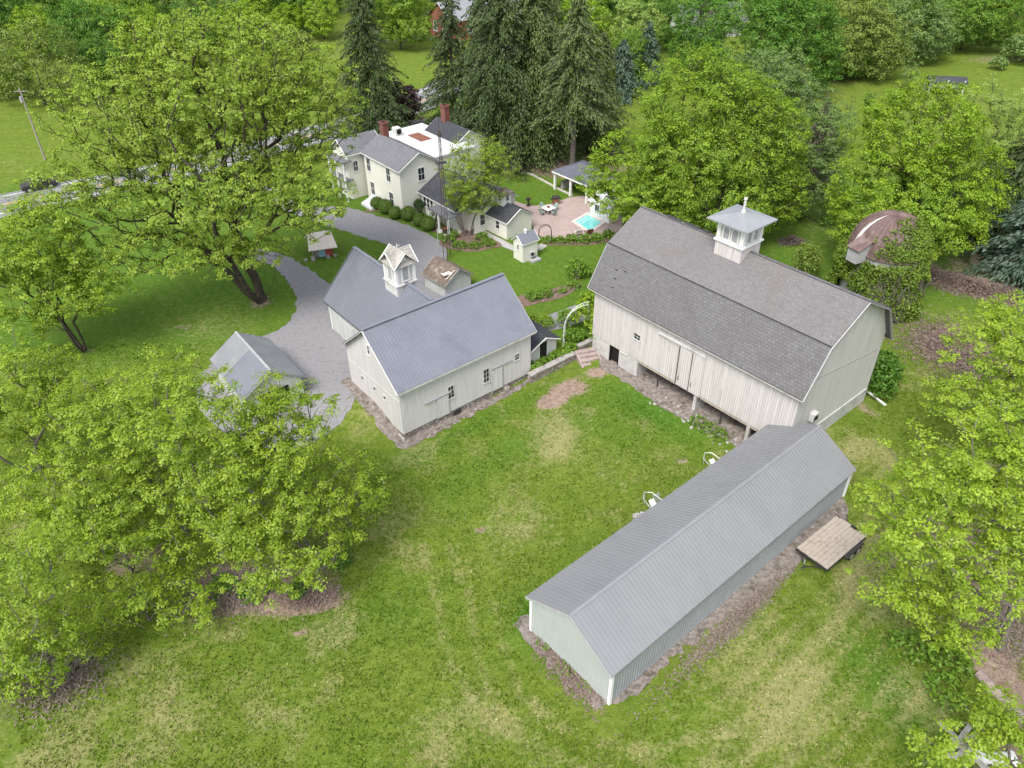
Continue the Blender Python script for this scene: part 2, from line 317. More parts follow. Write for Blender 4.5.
for x,y,rx,ry,ro,a in ((4.9,56.0,2.6,1.5,.6,1.2),(3.4,54.6,1.5,.9,.6,.8),(8.2,58.6,1.2,1.0,0,.9),(13.6,46.2,.8,.5,.3,.8),(-2.5,39.5,.6,.4,0,.9),(-7.3,41,.5,.4,0,.5),
   (-17.5,33.2,4.0,1.2,.05,.8),(-13.7,33.3,1.8,1.1,0,.9),(-15,35.5,4,2.2,.1,.7),(-20.5,35.2,3,2,.2,.8),(-6.3,34.8,.5,.6,0,.6),(-27,37,3,2,0,.7),(-24,41,3,2,0,.5),(-29,27.5,2.4,1.8,0,.8),(-14,30.9,.8,.25,.2,.9),
   (31,31,2.6,5,0,.6),(29.6,25.5,1.4,4,.3,1.0),(33,38,4,6,0,.8),(42,45,5,6,0,.7),(27,21.5,3,2,0,.8),(42,60,3.5,4,.5,.95),(43.5,63.5,2.4,1.6,.3,.7),
   (48.5,73.5,5.5,1.8,-.55,1.),(51,71,4,1.7,-.5,1.),(-26.4,71,1.8,1.8,0,.8),(17,108,9,3,-.3,.55),(8.7,106.5,4,2.5,0,1.1),(1,110,9,4,0,1),(-6,116,6,4,0,.9),(46,77,5,4,0,.4),(-41,61.8,1.2,1,0,.7),(-33,66,1.5,.7,0,.7),(2.3,23.2,.7,.35,0,.5),(24.3,41.8,1.3,.8,.7,.8),(30.5,51.5,1,3,.5,.6),(60,150,16,4,.3,.5),(100,165,10,4,.2,.7),(58,78,8,12,0,.8)):
    dirt+=a*blob(GX,GY,x,y,rx,ry,ro)
dirt*=.45+1.1*n2
vs=np.c_[GX.ravel(),GY.ravel(),GZ.ravel()]
nx,ny=len(gx),len(gy); I=np.arange(nx*ny).reshape(ny,nx); F=np.c_[I[:-1,:-1].ravel(),I[:-1,1:].ravel(),I[1:,1:].ravel(),I[1:,:-1].ravel()]
def fast_mesh(name,V,F,mats,attrs=(),smooth=False,facettr=()):
    me=bpy.data.meshes.new(name); k=F.shape[1]
    me.vertices.add(len(V)); me.vertices.foreach_set('co',np.asarray(V,np.float32).ravel())
    me.loops.add(F.size); me.loops.foreach_set('vertex_index',F.ravel().astype(np.int32))
    me.polygons.add(len(F)); me.polygons.foreach_set('loop_start',np.arange(0,F.size,k,dtype=np.int32))
    for m in mats: me.materials.append(m)
    if smooth: me.polygons.foreach_set('use_smooth',np.ones(len(F),bool))
    for n,a in attrs: at=me.attributes.new(n,'FLOAT','POINT'); at.data.foreach_set('value',a.astype(np.float32).ravel())
    for n,a in facettr: at=me.attributes.new(n,'FLOAT','FACE'); at.data.foreach_set('value',a.astype(np.float32).ravel())
    me.update(calc_edges=True); return me
t=NT('lawn_grass'); o=t.coords()
def att(n): return t.n('ShaderNodeAttribute',attribute_name=n).outputs['Fac']
fine=t.noise(o,2.6,6,.8); med=t.noise(t.coords((1,1.6,1)),.8,7,.78); big=t.noise(o,.16,5,.65); tiny=t.noise(t.coords((1,1.7,1)),5.5,4,.8)
c=t.mix(t.ramp(med,.34,.66),(.075,.128,.012),(.175,.225,.03))
c=t.mix(t.math('MULTIPLY',t.ramp(big,.42,.6),.5),c,(.11,.185,.018))
lu=t.math('MULTIPLY',att('lush'),t.math('ADD',t.math('MULTIPLY',med,.8),.5),clamp=True)
c=t.mix(lu,c,(.058,.148,.012))
st=t.ramp(t.math('ADD',att('straw'),t.math('MULTIPLY',t.math('SUBTRACT',fine,.5),2.6)),.22,1.0)
st=t.math('MULTIPLY',st,.8,clamp=True); c=t.mix(st,c,(.33,.30,.14))
pale=t.ramp(t.math('ADD',tiny,t.math('MULTIPLY',fine,.5)),.78,.98); c=t.mix(t.math('MULTIPLY',pale,.75),c,(.29,.34,.10))
dk=t.ramp(t.math('ADD',tiny,t.math('MULTIPLY',fine,.6)),.78,.60); c=t.mix(t.math('MULTIPLY',dk,.35),c,(.030,.060,.008))
di=t.ramp(t.math('ADD',att('dirt'),t.math('MULTIPLY',t.math('SUBTRACT',fine,.5),1.1)),.42,.8)
dc=t.mix(t.ramp(fine,.35,.65),(.20,.135,.10),(.38,.29,.235)); c=t.mix(di,c,dc)
t.finish(c,.95,t.math('ADD',fine,t.math('MULTIPLY',tiny,.6)),.10,spec=.1)
g=bpy.data.objects.new('ground',fast_mesh('ground',vs,F,[t.m],[('straw',np.clip(straw,0,1)),('lush',np.clip(lush,0,1)),('dirt',np.clip(dirt,0,1.2))],True)); C.objects.link(g); tag(g,kind='structure',label='wide mown lawn of mixed green grass around the farm buildings')
def ragged(poly,amp,step=.35,seed=1):
    r=random.Random(seed);o=[];n=len(poly)
    for i in range(n):
        a=Vector(poly[i]);b=Vector(poly[(i+1)%n]);k=max(1,int((b-a).length/step)); nn=Vector((-(b-a).y,(b-a).x)).normalized()
        for j in range(k): o.append(a.lerp(b,j/k)+nn*r.uniform(-amp,amp)*(1 if j else .5))
    return [(p.x,p.y) for p in o]
def spline(pts,n=6,closed=True):
    o=[];m=len(pts)
    for i in range(m if closed else m-1):
        P=[Vector(pts[(i+k)%m]) if closed else Vector(pts[min(max(i+k,0),m-1)]) for k in (-1,0,1,2)]
        for j in range(n):
            s=j/n; o.append(tuple(.5*((2*P[1])+(-P[0]+P[2])*s+(2*P[0]-5*P[1]+4*P[2]-P[3])*s*s+(-P[0]+3*P[1]-3*P[2]+P[3])*s**3)))
    if not closed: o.append(tuple(pts[-1]))
    return o
def sheet(name,poly,mat,dz=.03,step=1.0,label=None,kind='structure',cat=None):
    bm=bmesh.new(); vsx=[bm.verts.new((x,y,0)) for x,y in poly]; bm.faces.new(vsx); bmesh.ops.triangulate(bm,faces=bm.faces)
    xs=[p[0] for p in poly];ys=[p[1] for p in poly]
    for ax,lo,hi in ((0,min(xs),max(xs)),(1,min(ys),max(ys))):
        v=lo+step
        while v<hi:
            co=[0,0,0];no=[0,0,0];co[ax]=v;no[ax]=1; bmesh.ops.bisect_plane(bm,geom=bm.verts[:]+bm.edges[:]+bm.faces[:],plane_co=co,plane_no=no); v+=step
    for v in bm.verts: v.co.z=hz(v.co.x,v.co.y)+dz
    bmesh.ops.recalc_face_normals(bm,faces=bm.faces)
    for f in bm.faces:
        if f.normal.z<0: f.normal_flip()
    me=bpy.data.meshes.new(name); bm.to_mesh(me); bm.free(); me.materials.append(M[mat]); ob=bpy.data.objects.new(name,me); C.objects.link(ob); tag(ob,label=label,kind=kind,cat=cat); return ob
# gravel drive
sheet('driveway',ragged(spline([(-33,103),(-27.4,95.6),(-22.2,95.4),(-17.5,92.6),(-13.2,89.6),(-10.2,86.9),(-8.0,84.0),(-7.4,80.8),(-7.5,77),(-5.2,74),(-3,70),(-8,64),(-13,56),(-14.5,52),(-19,49),(-26,52),(-29,57),(-26,62.4),(-22.6,66.6),(-22.9,71.8),(-25.0,75.8),(-27.4,79.2),(-31,81.5),(-31,83.5),(-26.0,81.2),(-22,77.2),(-19.4,74.4),(-15.5,75.5),(-12.0,79.6),(-13.2,82.6),(-17.5,85.9),(-22.6,89.4),(-28.5,93.8),(-34,100)],5),.22,.4),'gravel',.03,1.5,'grey gravel driveway curving from the barn to the cream farmhouse')
sheet('garden_path',spline([(2,65.6),(3.6,67.3),(5.2,68.5),(7.4,69.9),(10,71.6),(13,71.5),(10.5,68.5),(8.4,67),(6.3,65.6),(5.0,64.9),(3.3,64.6)],4),'gravel',.034,1,'pale gravel path between the two barns',)
# road
def ribbon(cl,w,off=0):
    L=[];Rr=[]
    for i,p in enumerate(cl):
        a=Vector(cl[max(i-1,0)]);b=Vector(cl[min(i+1,len(cl)-1)]);n=Vector((-(b-a).y,(b-a).x)).normalized();q=Vector(p)+n*off; L.append(tuple(q+n*w/2));Rr.append(tuple(q-n*w/2))
    return L+Rr[::-1]
CL=spline([(-140,52),(-90,81),(-67,97.5),(-52,107),(-34,121.5),(-17.5,138.5),(-11.8,149.5),(0,174),(14,205),(30,260)],8,False)
sheet('road',ribbon(CL,8.2),'asphalt',.05,3,'grey two lane road passing behind the farmhouse')
sheet('road_line',ribbon(CL,.28),'yellow',.058,3,'yellow centre line painted on the road'); sheet('road_line',ribbon(CL,.16,-3.1),'white',.058,3,'white edge line on the near side of the road'); sheet('road_line',ribbon(CL,.16,3.1),'white',.058,3,'white edge line on the far side of the road')
sheet('gravel_lot',ragged([(-78,92),(-66,101),(-57,106.5),(-50,106),(-52,101.5),(-60,98),(-68,90),(-78,84)],.3),'gravel',.044,2,'pale gravel pull-off beside the road at left')
sheet('gravel_lot',ragged(spline([(-17,130),(-13,131.5),(-8,130),(-7,126),(-11,125),(-16,127)],4),.2),'scrub',.036,1,'worn gravel verge beside the purple leaved tree')
# walks, patio
t=NT('pink_pavers'); o=t.coords(); b=t.n('ShaderNodeTexBrick'); mp=t.n('ShaderNodeMapping'); mp.inputs['Rotation'].default_value=(0,0,R_(39)); t.l(o,mp.inputs[0]); t.l(mp.outputs[0],b.inputs['Vector']); b.inputs['Scale'].default_value=1; b.inputs['Brick Width'].default_value=.6; b.inputs['Row Height'].default_value=.3; b.inputs['Mortar Size'].default_value=.015
b.inputs['Color1'].default_value=(.42,.32,.29,1); b.inputs['Color2'].default_value=(.35,.26,.24,1); b.inputs['Mortar'].default_value=(.28,.22,.20,1); c=t.mix(t.math('MULTIPLY',t.ramp(t.noise(o,.5,5,.7),.4,.65),.5),b.outputs[0],(.46,.38,.35)); M['patio']=t.finish(c,.9,b.outputs['Fac'],.01)
sheet('walkway',[(-5.2,88.3),(-4.4,89.0),(-1.6,85.8),(.4,83.4),(1.6,82.6),(3.0,82.9),(4.6,85.2),(5.3,84.7),(3.7,82.2),(1.6,81.7),(.2,82.1),(-1.2,83.4),(-2.8,85.6)],'concwalk',.034,1,'concrete walk along the house wing to the patio')
sheet('entry_walk',[(-8.2,86.6),(-6.3,88.9),(-5.2,88.0),(-7.3,85.6)],'coping',.036,1,'pale stone entry walk at the porch of the house')
sheet('patio',spline([(.2,96.6),(2.6,95.0),(5.0,95.3),(6.9,96.6),(8.4,97.6),(12.6,98),(14,93),(13.6,87.6),(10.2,85.2),(6.2,85.1),(4.8,85.1),(3.2,86.4),(2.7,89.2),(1.8,92.2)],3),'patio',.036,1,'pink paved patio around the small swimming pool')
# pool
def water(name,c1,c2,rough=.06):
    t=NT(name); n=t.noise(t.coords(),1.5,3); return t.finish(t.mix(n,c1,c2),rough,n,.01,spec=.6)
M['water']=water('pool_water',(.17,.62,.58),(.24,.72,.68)); M['water2']=water('pool_steps_water',(.40,.78,.75),(.48,.84,.80))
PC=[(7.9,89.8),(9.9,92.2),(11.7,89.4),(9.7,86.6)]
sheet('pool_water',PC,'water',.07,5,'clear turquoise water of the small swimming pool')
def inset(a,b,t): return tuple(Vector(a).lerp(Vector(b),t))
for k in (0.12,.30): sheet('pool_step',[inset(PC[0],PC[3],k),inset(PC[1],PC[2],k),inset(PC[1],PC[2],k+.07),inset(PC[0],PC[3],k+.07)],'water2',.078,5,'submerged %s step of the swimming pool'%('upper' if k<.2 else 'lower'))
cp=MB()
for i in range(4):
    a=Vector(PC[i]);b=Vector(PC[(i+1)%4]);d=(b-a).normalized(); cp.bar((a.x-d.x*.18,a.y-d.y*.18,1.8+.06+.005*i),(b.x+d.x*.18,b.y+d.y*.18,1.8+.06+.005*i),.4,.14)
tag(cp.build('pool_coping',M['coping']),'pale stone coping around the turquoise pool','coping')
# mulch strips
sheet('stony_border',ragged(spline([(.0,31.1),(1.0,29.5),(2.4,27.7),(4.1,25.6),(5.5,25.2),(7.3,26.2),(9.4,28.0),(12.7,30.3),(16.2,32.9),(20.0,35.7),(22.2,37.5),(24.8,39.9),(24.8,41.6),(23.6,42.6),(10,34),(4,29.8),(1.2,31.8)],4),.34,.28),'scrub',.03,.8,'brown stony border around the long metal shed')
sheet('dirt_floor',ragged([(8.3,59.3),(10.8,56.3),(12.5,53.7),(15.5,50.6),(19.0,47.0),(23.5,49.5),(20.5,57.5),(12.8,65.2),(8.6,62)],.15),'scrub',.032,.8,'rubbly dirt floor under the big barn')
sheet('gravel_strip',ragged([(-9.4,48.95),(-8.9,48.8),(-8.1,49.5),(-3.3,53.4),(1.2,57.1),(1.9,58.4),(-3.5,54.6),(-8.8,50.2),(-12.2,53.6),(-14.6,57.0),(-15.6,56.6),(-12.6,52.4)],.22),'scrub',.04,.7,'gravel strip along the foot of the smaller barn')
# garden beds
for poly,l in (([(-8.6,84.2),(-7.0,86.6),(-5.1,87.6),(-2.6,85.6),(-1.0,83.6),(-2.4,82.6),(-4.6,81.9),(-7,82.6)],'mulched bed around the multi-stemmed tree by the house'),([(3.9,84.3),(6.0,84.6),(10.2,84.5),(13.3,86.6),(12.9,85.2),(10,83.4),(6,83.3),(4.2,83.4)],'narrow mulched flower bed along the patio edge'),([(1.0,69.2),(3,70.0),(5.3,71),(7.6,73.4),(7.0,74.2),(4.7,73),(2.4,72.4),(.6,71)],'mulched flower bed beside the garden path'),([(-19,93.3),(-16.7,93.6),(-12.4,90.2),(-9.6,87.4),(-8.4,88.4),(-11.5,91.4),(-16.3,95.8)],'mulch strip under the clipped round shrubs'),([(1.4,79.6),(2.6,79.9),(3.0,81.6),(2.2,82.2),(.6,80.6)],'small mulch bed at the foot of the little white shed')):
    sheet('garden_bed',ragged(spline(poly,4),.08,.5),'mulch',.035,1,l)
M['curbm']=noisy('pale_curb',(.45,.42,.38),(.55,.52,.48),3,.9,.01)
cb=MB();pts=spline([(1.6,106.3),(2.9,105.9),(4.9,103.0),(6.8,100.1),(8.4,98.0)],5,False)
for a,b in zip(pts[:-1],pts[1:]): cb.bar((a[0],a[1],1.86),(b[0],b[1],1.86),.28,.2)
tag(cb.build('lawn_edging',M['curbm']),'pale stone edging between striped lawn and the tall spruces','edging')

# real grass tufts standing in the nearer lawn
def grass():
    rs=np.random.default_rng(77); n=210000; y=18+rs.random(n)**1.25*46; x=rs.uniform(-1,1,n)*(16+y*.62); x=x+2
    def inb(x,y,ox,oy,a,u0,u1,v0,v1): c,s=math.cos(a),math.sin(a); u=c*(x-ox)+s*(y-oy);v=-s*(x-ox)+c*(y-oy); return (u>u0)&(u<u1)&(v>v0)&(v<v1)
    bad=inb(x,y,3.15,27.71,.70,-1.6,26.8,-5.0,4.2)|inb(x,y,11.99,66.08,-.8799,-.5,23,-8.5,7)|inb(x,y,-12.1,52.91,.6795,-2.0,16,-6.0,15)|inb(x,y,-24.89,58.85,-.92,-1,9,-4,4)|((x<-11)&(x>-30)&(y>49))|((x>0)&(x<10)&(y>57.5))|(y>63)
    def samp(A,x,y): i=np.clip(np.searchsorted(gx,x),0,len(gx)-1);j=np.clip(np.searchsorted(gy,y),0,len(gy)-1); return A[j,i]
    d=samp(dirt,x,y); bad|=(d>.45+.3*rs.random(n))&(rs.random(n)<.9); x,y=x[~bad],y[~bad]; n=len(x); st=np.clip(samp(straw,x,y),0,1); lu=samp(lush,x,y); cl=samp(n0,x,y)*.5+samp(n2,x,y)*.5
    keep=rs.random(n)<np.clip((cl-.25)*2.2,.08,1); x,y,st,lu,cl=[q[keep] for q in (x,y,st,lu,cl)]; n=len(x)
    z=h(x,y)+.0; a=rs.random(n)*6.283; hh=(.05+.11*rs.random(n))*(1-.35*st); wd=.03+.05*rs.random(n); lean=rs.normal(size=(n,2))*.06
    dx,dy=np.cos(a)*wd,np.sin(a)*wd; V=np.stack([np.c_[x-dx,y-dy,z],np.c_[x+dx,y+dy,z],np.c_[x+dx*.5+lean[:,0],y+dy*.5+lean[:,1],z+hh],np.c_[x-dx*.5+lean[:,0],y-dy*.5+lean[:,1],z+hh]],1).reshape(-1,3)
    t=NT('grass_blades'); ta=t.n('ShaderNodeAttribute',attribute_name='tint').outputs['Fac']; tb=t.n('ShaderNodeAttribute',attribute_name='dry').outputs['Fac']
    c=t.mix(ta,(.072,.14,.011),(.185,.255,.03)); c=t.mix(tb,c,(.44,.41,.19)); d_=t.n('ShaderNodeBsdfDiffuse'); t.l(c,d_.inputs[0]); tr_=t.n('ShaderNodeBsdfTranslucent'); t.l(c,tr_.inputs[0]); m_=t.n('ShaderNodeMixShader'); m_.inputs[0].default_value=.3; t.l(d_.outputs[0],m_.inputs[1]); t.l(tr_.outputs[0],m_.inputs[2]); t.l(m_.outputs[0],t.out.inputs[0])
    dry=np.clip(st*1.1-.25+rs.normal(size=n)*.28,0,1)*(rs.random(n)<.8); tint=np.clip(.45-.5*(lu-.2)+rs.normal(size=n)*.28,0,1)
    o=bpy.data.objects.new('grass',fast_mesh('grass',V,np.arange(n*4).reshape(-1,4),[t.m],(),False,[('tint',tint),('dry',dry)])); C.objects.link(o); tag(o,label='tufts of short green and straw coloured grass across the courtyard lawn',kind='stuff')
grass()
# ================================================================ long metal shed
sh=empty('metal_shed',(3.15,27.71,0),.70,'long low metal shed with a ridged pale grey roof and sage walls','shed')
L,W1,W2,e1,e2,r=26.01,3.77,3.53,4.03,3.91,5.98
zb=-.1; oh=.28
def fz(u,v,k=None):
    c,s=math.cos(.70),math.sin(.70); return hz(3.15+c*u-s*v,27.71+s*u+c*v)
rf=MB(); slab(rf,(W1,e1),(0,r),0,L,.07); slab(rf,(-W2,e2),(0,r),0,L,.07); ribs(rf,(W1,e1),(.08,r-.03),0,L,.305,.045,.035); ribs(rf,(-W2,e2),(-.08,r-.03),0,L,.305,.045,.035)
ro=rf.build('roof',M['roof_pole'],sh)
rc=MB(); 
for s in (1,-1): rc.add([(-.02,0,r+.075),(L+.02,0,r+.075),(L+.02,s*.15,r-.01),(-.02,s*.15,r-.01),(-.02,0,r+.055),(L+.02,0,r+.055),(L+.02,s*.15,r-.03),(-.02,s*.15,r-.03)],[(0,1,2,3),(7,6,5,4),(0,4,5,1),(1,5,6,2),(2,6,7,3),(3,7,4,0)])
rc.build('ridge_cap',M['roof_pole'],ro)
for u0,name in ((-.03,1),(L-.01,1)):
    m=MB(); 
    for v0,z0 in ((W1,e1),(-W2,e2)): m.bar((u0+.02,v0,z0-.13),(u0+.02,0,r-.13),.06,.15)
    m.build('rake_trim',M['trimgrey'],sh)
def ribwall(mb,axis,at,sgn,a0,a1,zf,z0f,step=.24):
    """ribbed sheet wall: axis plane at, top zf(a), bottom z0f(a)"""
    n=int((a1-a0)/step); xs=[a0+(a1-a0)*i/n for i in range(n+1)]
    P=(lambda a,d,z:(at+d*sgn,a,z)) if axis=='x' else (lambda a,d,z:(a,at+d*sgn,z))
    for i in range(n):
        a,b=xs[i],xs[i+1]; w=(b-a)
        pr=[(a,0),(a+w*.62,0),(a+w*.72,.035),(a+w*.9,.035),(b,0)]
        for (p,d0),(q,d1) in zip(pr[:-1],pr[1:]): mb.add([P(p,d0,z0f(p)),P(q,d1,z0f(q)),P(q,d1,zf(q)),P(p,d0,zf(p))],[(0,1,2,3)])
wt=lambda v: (e1+(r-e1)*(1-v/W1) if v>0 else e2+(r-e2)*(1+v/W2))-.09
w=MB(); ribwall(w,'x',oh,-1,-W2+.22,W1-.22,wt,lambda v:fz(oh,v)-.1); w.build('gable_wall',M['sage'],sh,False)
w=MB(); ribwall(w,'x',L-oh,1,-W2+.22,W1-.22,wt,lambda v:fz(L-oh,v)-.1); w.build('gable_wall',M['slate'],sh,False)
w=MB(); ribwall(w,'y',-W2+.22,-1,oh,L-oh,lambda u:e2-.0,lambda u:fz(u,-W2)-.05); w.build('side_wall',M['slate'],sh,False)
for u in (oh+.02,L-oh-.02):
    for v in (-W2+.2,W1-.2): w=MB(); w.box(u-.1,u+.1,v-.1,v+.1,fz(u,v)-.3,wt(v)-.0); w.build('corner_trim',M['white'],sh)
w=MB(); w.box(oh-.1,L-oh+.1,-W2+.17,-W2+.12,.2,.5)
for i in range(9): u=oh+.1+i*(L-2*oh-.2)/8; w.box(u-.08,u+.08,W1-.3,W1-.14,fz(u,W1)-.4,e1-.1)
w.box(oh,L-oh,W1-.32,W1-.12,e1-.36,e1-.08); w.build('post_frame',M['deck'],sh)
# ================================================================ big gambrel bank barn
BY=-.8799
ba=empty('bank_barn',(11.99,66.08,0),BY,'large gambrel barn with pale bleached boards, grey shingles and open stalls below','barn')
L,W,e,k,ki,r=22.43,12.77,8.19,11.91,2.24,14.17
def bf(u,v): c,s=math.cos(BY),math.sin(BY); return hz(11.99+c*u-s*v,66.08+s*u+c*v)
hw=W/2; T=.16
ru=MB();rl=MB()
for s in (1,-1): slab(ru,(s*(hw-ki),k),(0,r),0,L,T); slab(rl,(s*hw,e),(s*(hw-ki),k-.002),.003,L-.003,T)
ro=ru.build('upper_roof',M['shingle_up'],ba); rl.build('lower_roof',M['shingle'],ba)
m=MB()
for s in (1,-1): m.bar((-.01,s*(hw-ki+.02),k+.0),(L+.01,s*(hw-ki+.02),k+.0),.09,.05)
m.build('roof_seam',M['shingle_dark'],ro)
m=MB(); m.bar((-.01,0,r+.0),(L+.01,0,r+.0),.26,.05); m.build('ridge_cap',M['shingle'],ro)
m=MB()
for u0,u1 in ((3.0,4.6),(5.0,6.6),(6.9,7.7)): m.box(u0,u1,.02,.22,r+.05,r+.13)
m.build('ridge_vent',M['shingle_dark'],ro)
for u,v in ((2.0,-5.1),(2.25,-5.5),(3.0,-5.0),(2.4,-5.9)): z=e+(k-e)*(hw+v)/ki; m=MB(); m.box(u,u+.28,v-.05,v+.05,z-.02,z+.03); m.build('missing_shingle',M['dark'],ro)
wv=hw-.48
def prof(inset=0.): # body under roof (v,z)
    zz=lambda v: (k+(r-k)*(hw-ki-abs(v))/(hw-ki) if abs(v)<hw-ki else e+(k-e)*(hw-abs(v))/ki)-T-.02
    vs_=[-wv,-(hw-ki),0,hw-ki,wv]; return [(v,zz(v)) for v in vs_]
pf=prof(); B0=3.08
b=MB(); b.prism([(-wv,B0)]+pf+[(wv,B0)],'x',.45,L-.45); body=b.build('wall',[M['barnwood'],M['barngable']],ba)
for p in body.data.polygons:
    if abs(p.normal.x)>.9 and p.center.x>L/2: p.material_index=1
m=MB(); m.bar((.0,-wv-.02,e-.25),(L,-wv-.02,e-.25),.14,.22); m.bar((0,-hw+.03,e-.16),(L,-hw+.03,e-.16),.05,.16); m.build('eave_board',M['dirtywhite'],ba)
# rake trim both ends
for u in (-.03,L+.03):
    m=MB()
    for s in (1,-1): m.bar((u,s*hw,e-.16),(u,s*(hw-ki),k-.16),.05,.15,(1,0,0)); m.bar((u,s*(hw-ki),k-.16),(u,0,r-.16),.05,.15,(1,0,0))
    m.build('rake_board',M['trimgrey'],ba)
# lower storey: concrete block corner, openings, rear wall, posts
m=MB(); m.box(.5,2.75,-wv+.04,-wv+.44,-.2,B0+.1); m.box(3.95,6.25,-wv+.04,-wv+.44,-.2,B0+.28); m.box(2.75,3.95,-wv+.05,-wv+.43,2.95,B0-.002); m.box(.5,.9,-wv+.44,wv-.05,-.2,B0-.01); m.box(5.95,6.25,-wv+.44,-wv+3.2,-.2,B0-.01)
m.build('foundation',M['concrete'],ba)
m=MB(); m.box(.9,L-.9,wv-.6,wv-.1,-.2,B0-.012); m.box(L-.95,L-.5,-wv+.3,wv-.1,-.2,B0+.0-.01); m.build('stone_wall',M['stone'],ba)
m=MB(); m.box(L-.5,L-.38,-wv+.3,wv-.1,1.0,3.05); m.build('gable_foundation',M['concrete'],ba)
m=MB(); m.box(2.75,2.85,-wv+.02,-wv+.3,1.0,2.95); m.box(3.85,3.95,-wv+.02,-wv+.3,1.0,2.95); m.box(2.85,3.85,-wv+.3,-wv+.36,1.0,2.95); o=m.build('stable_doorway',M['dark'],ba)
m=MB(); m.box(4.1,5.0,-wv-.06,-wv+.03,2.85,2.98); m.build('shelf_bracket',M['dirtywhite'],ba)
for u,wd,dp,mt in ((12.9,.3,2.4,'concrete'),(18.35,.3,.3,'concrete')):
    m=MB(); m.box(u-wd/2,u+wd/2,-wv+.05,-wv+.05+dp,bf(u,-wv)-.3,B0-.005); m.build('concrete_post',M[mt],ba)
for u in (8.6,15.6,20.6):
    m=MB(); m.tube([(u,-wv+.25,bf(u,-wv)-.2),(u,-wv+.25,B0)],.06,8); m.build('steel_post',M['black'],ba)
for u in (9,13.5,18):
    m=MB(); m.box(u-.14,u+.14,-1,-.7,bf(u,-1)-.3,B0-.01); m.build('timber_post',M['deck'],ba)
m=MB(); m.box(6.2,L-.5,-wv+.06,-wv+.3,B0-.3,B0-.014); m.build('sill_beam',M['deck'],ba)
# hay doors on a rail
m=MB(); m.box(8.4,13.4,-wv-.16,-wv-.02,6.96,7.2); m.box(8.4,13.4,-wv-.20,-wv-.162,7.1,7.16); m.build('door_rail',M['dirtywhite'],ba)
for u0,u1 in ((10.78,12.08),(12.14,13.4)):
    m=MB(); m.box(u0,u1,-wv-.10,-wv-.02,2.98,6.95); o=m.build('sliding_door',M['barnwood'],ba)
    q=MB(); q.bar((u0+.2,-wv-.12,3.5),(u0+.2,-wv-.12,3.95),.05,.04); q.build('handle',M['black'],o)
m=MB()
for u in (10.72,12.11): m.box(u-.035,u+.03,-wv-.11,-wv-.003,3.0,6.94)
m.build('door_gap',M['dark'],ba)
o=win(ba,'y',-wv,-1,5.62,6.3,5.15,5.7,2,2,'dirtywhite')
m=MB(); m.box(L-.44,L-.0,-3.7,-3.0,4.6,5.3); o=m.build('vent_hood',M['dirtywhite'],ba); q=MB(); q.box(L+.001,L+.02,-3.62,-3.08,4.68,5.1); q.build('vent_opening',M['dark'],o)
m=MB(); m.bar((L-.43,-wv+.6,9.0),(L-.43,wv-.6,7.4),.05,.05); m.build('wire_conduit',M['trimgrey'],ba)
m=MB(); m.box(L-.46,L-.38,-wv+.1,wv-.1,3.06,3.16); m.build('drip_board',M['dirtywhite'],ba)
# cupola
cu,ch=10.62,1.30
cp=MB(); cp.box(cu-ch,cu+ch,-ch,ch,12.9,14.75); cup=cp.build('cupola',M['barnwood'],ba)
m=MB(); m.box(cu-ch-.14,cu+ch+.14,-ch-.14,ch+.14,14.72,14.86); m.box(cu-ch-.06,cu+ch+.06,-ch-.06,ch+.06,12.95,13.02); m.box(cu-ch-.12,cu+ch+.12,-ch-.12,ch+.12,16.35,16.5); m.build('cornice',M['white'],cup)
m=MB(); c2=ch-.1; m.box(cu-c2,cu+c2,-c2,c2,14.75,16.5); m.build('belfry_wall',M['barnwood'],cup)
def arch_louver(par,axis,at,sgn,c,hw_,z0,z1,fm='white',pm='trimgrey'):
    f=MB();p=MB();n=8; pts=[(-hw_,z0),(-hw_,z1-hw_)]+[(-hw_*math.cos(math.pi*i/n),z1-hw_+hw_*math.sin(math.pi*i/n)) for i in range(1,n)]+[(hw_,z1-hw_),(hw_,z0)]
    Q=lambda a,z,d:(c+a,at+d*sgn,z) if axis=='y' else (at+d*sgn,c+a,z)
    for a,b in zip(pts,pts[1:]+pts[:1]): f.bar(Q(a[0],a[1],.04),Q(b[0],b[1],.04),.09,.08,(0,1,0) if axis=='y' else (1,0,0))
    o=f.build('arched_louvre',M[fm],par); nn=len(pts); p.add([Q(a,z,.012) for a,z in pts]+[Q(a,z,.03) for a,z in pts],[tuple(range(nn)),tuple(range(nn,2*nn))]+[(i,(i+1)%nn,nn+(i+1)%nn,nn+i) for i in range(nn)])
    z=z0+.1
    while z<z1-hw_*.5: p.bar(Q(-hw_*.85,z,.04),Q(hw_*.85,z,.04),.035,.03); z+=.13
    p.build('louvre_panel',M[pm],o)
for s in (-1,1):
    for a in (-.42,.42):
        arch_louver(cup,'y',s*c2,s,cu+a,.32,14.98,16.15); arch_louver(cup,'x',cu+s*c2,s,a,.32,14.98,16.15)
for sx in (-1,1):
    for sy in (-1,1): m=MB(); x,y=cu+sx*(c2-.06),sy*(c2-.06); m.box(x-.17,x+.17,y-.17,y+.17,14.86,16.36); m.build('corner_pilaster',M['white'],cup)
m=MB(); ro_=2.0; zt=16.5; m.add([(cu-ro_,-ro_,zt),(cu+ro_,-ro_,zt),(cu+ro_,ro_,zt),(cu-ro_,ro_,zt),(cu-ro_,-ro_,zt+.12),(cu+ro_,-ro_,zt+.12),(cu+ro_,ro_,zt+.12),(cu-ro_,ro_,zt+.12),(cu,0,zt+.68)],[(0,3,2,1),(0,1,5,4),(1,2,6,5),(2,3,7,6),(3,0,4,7),(4,5,8),(5,6,8),(6,7,8),(7,4,8)])
m.build('cupola_roof',M['roof_dull'],cup)
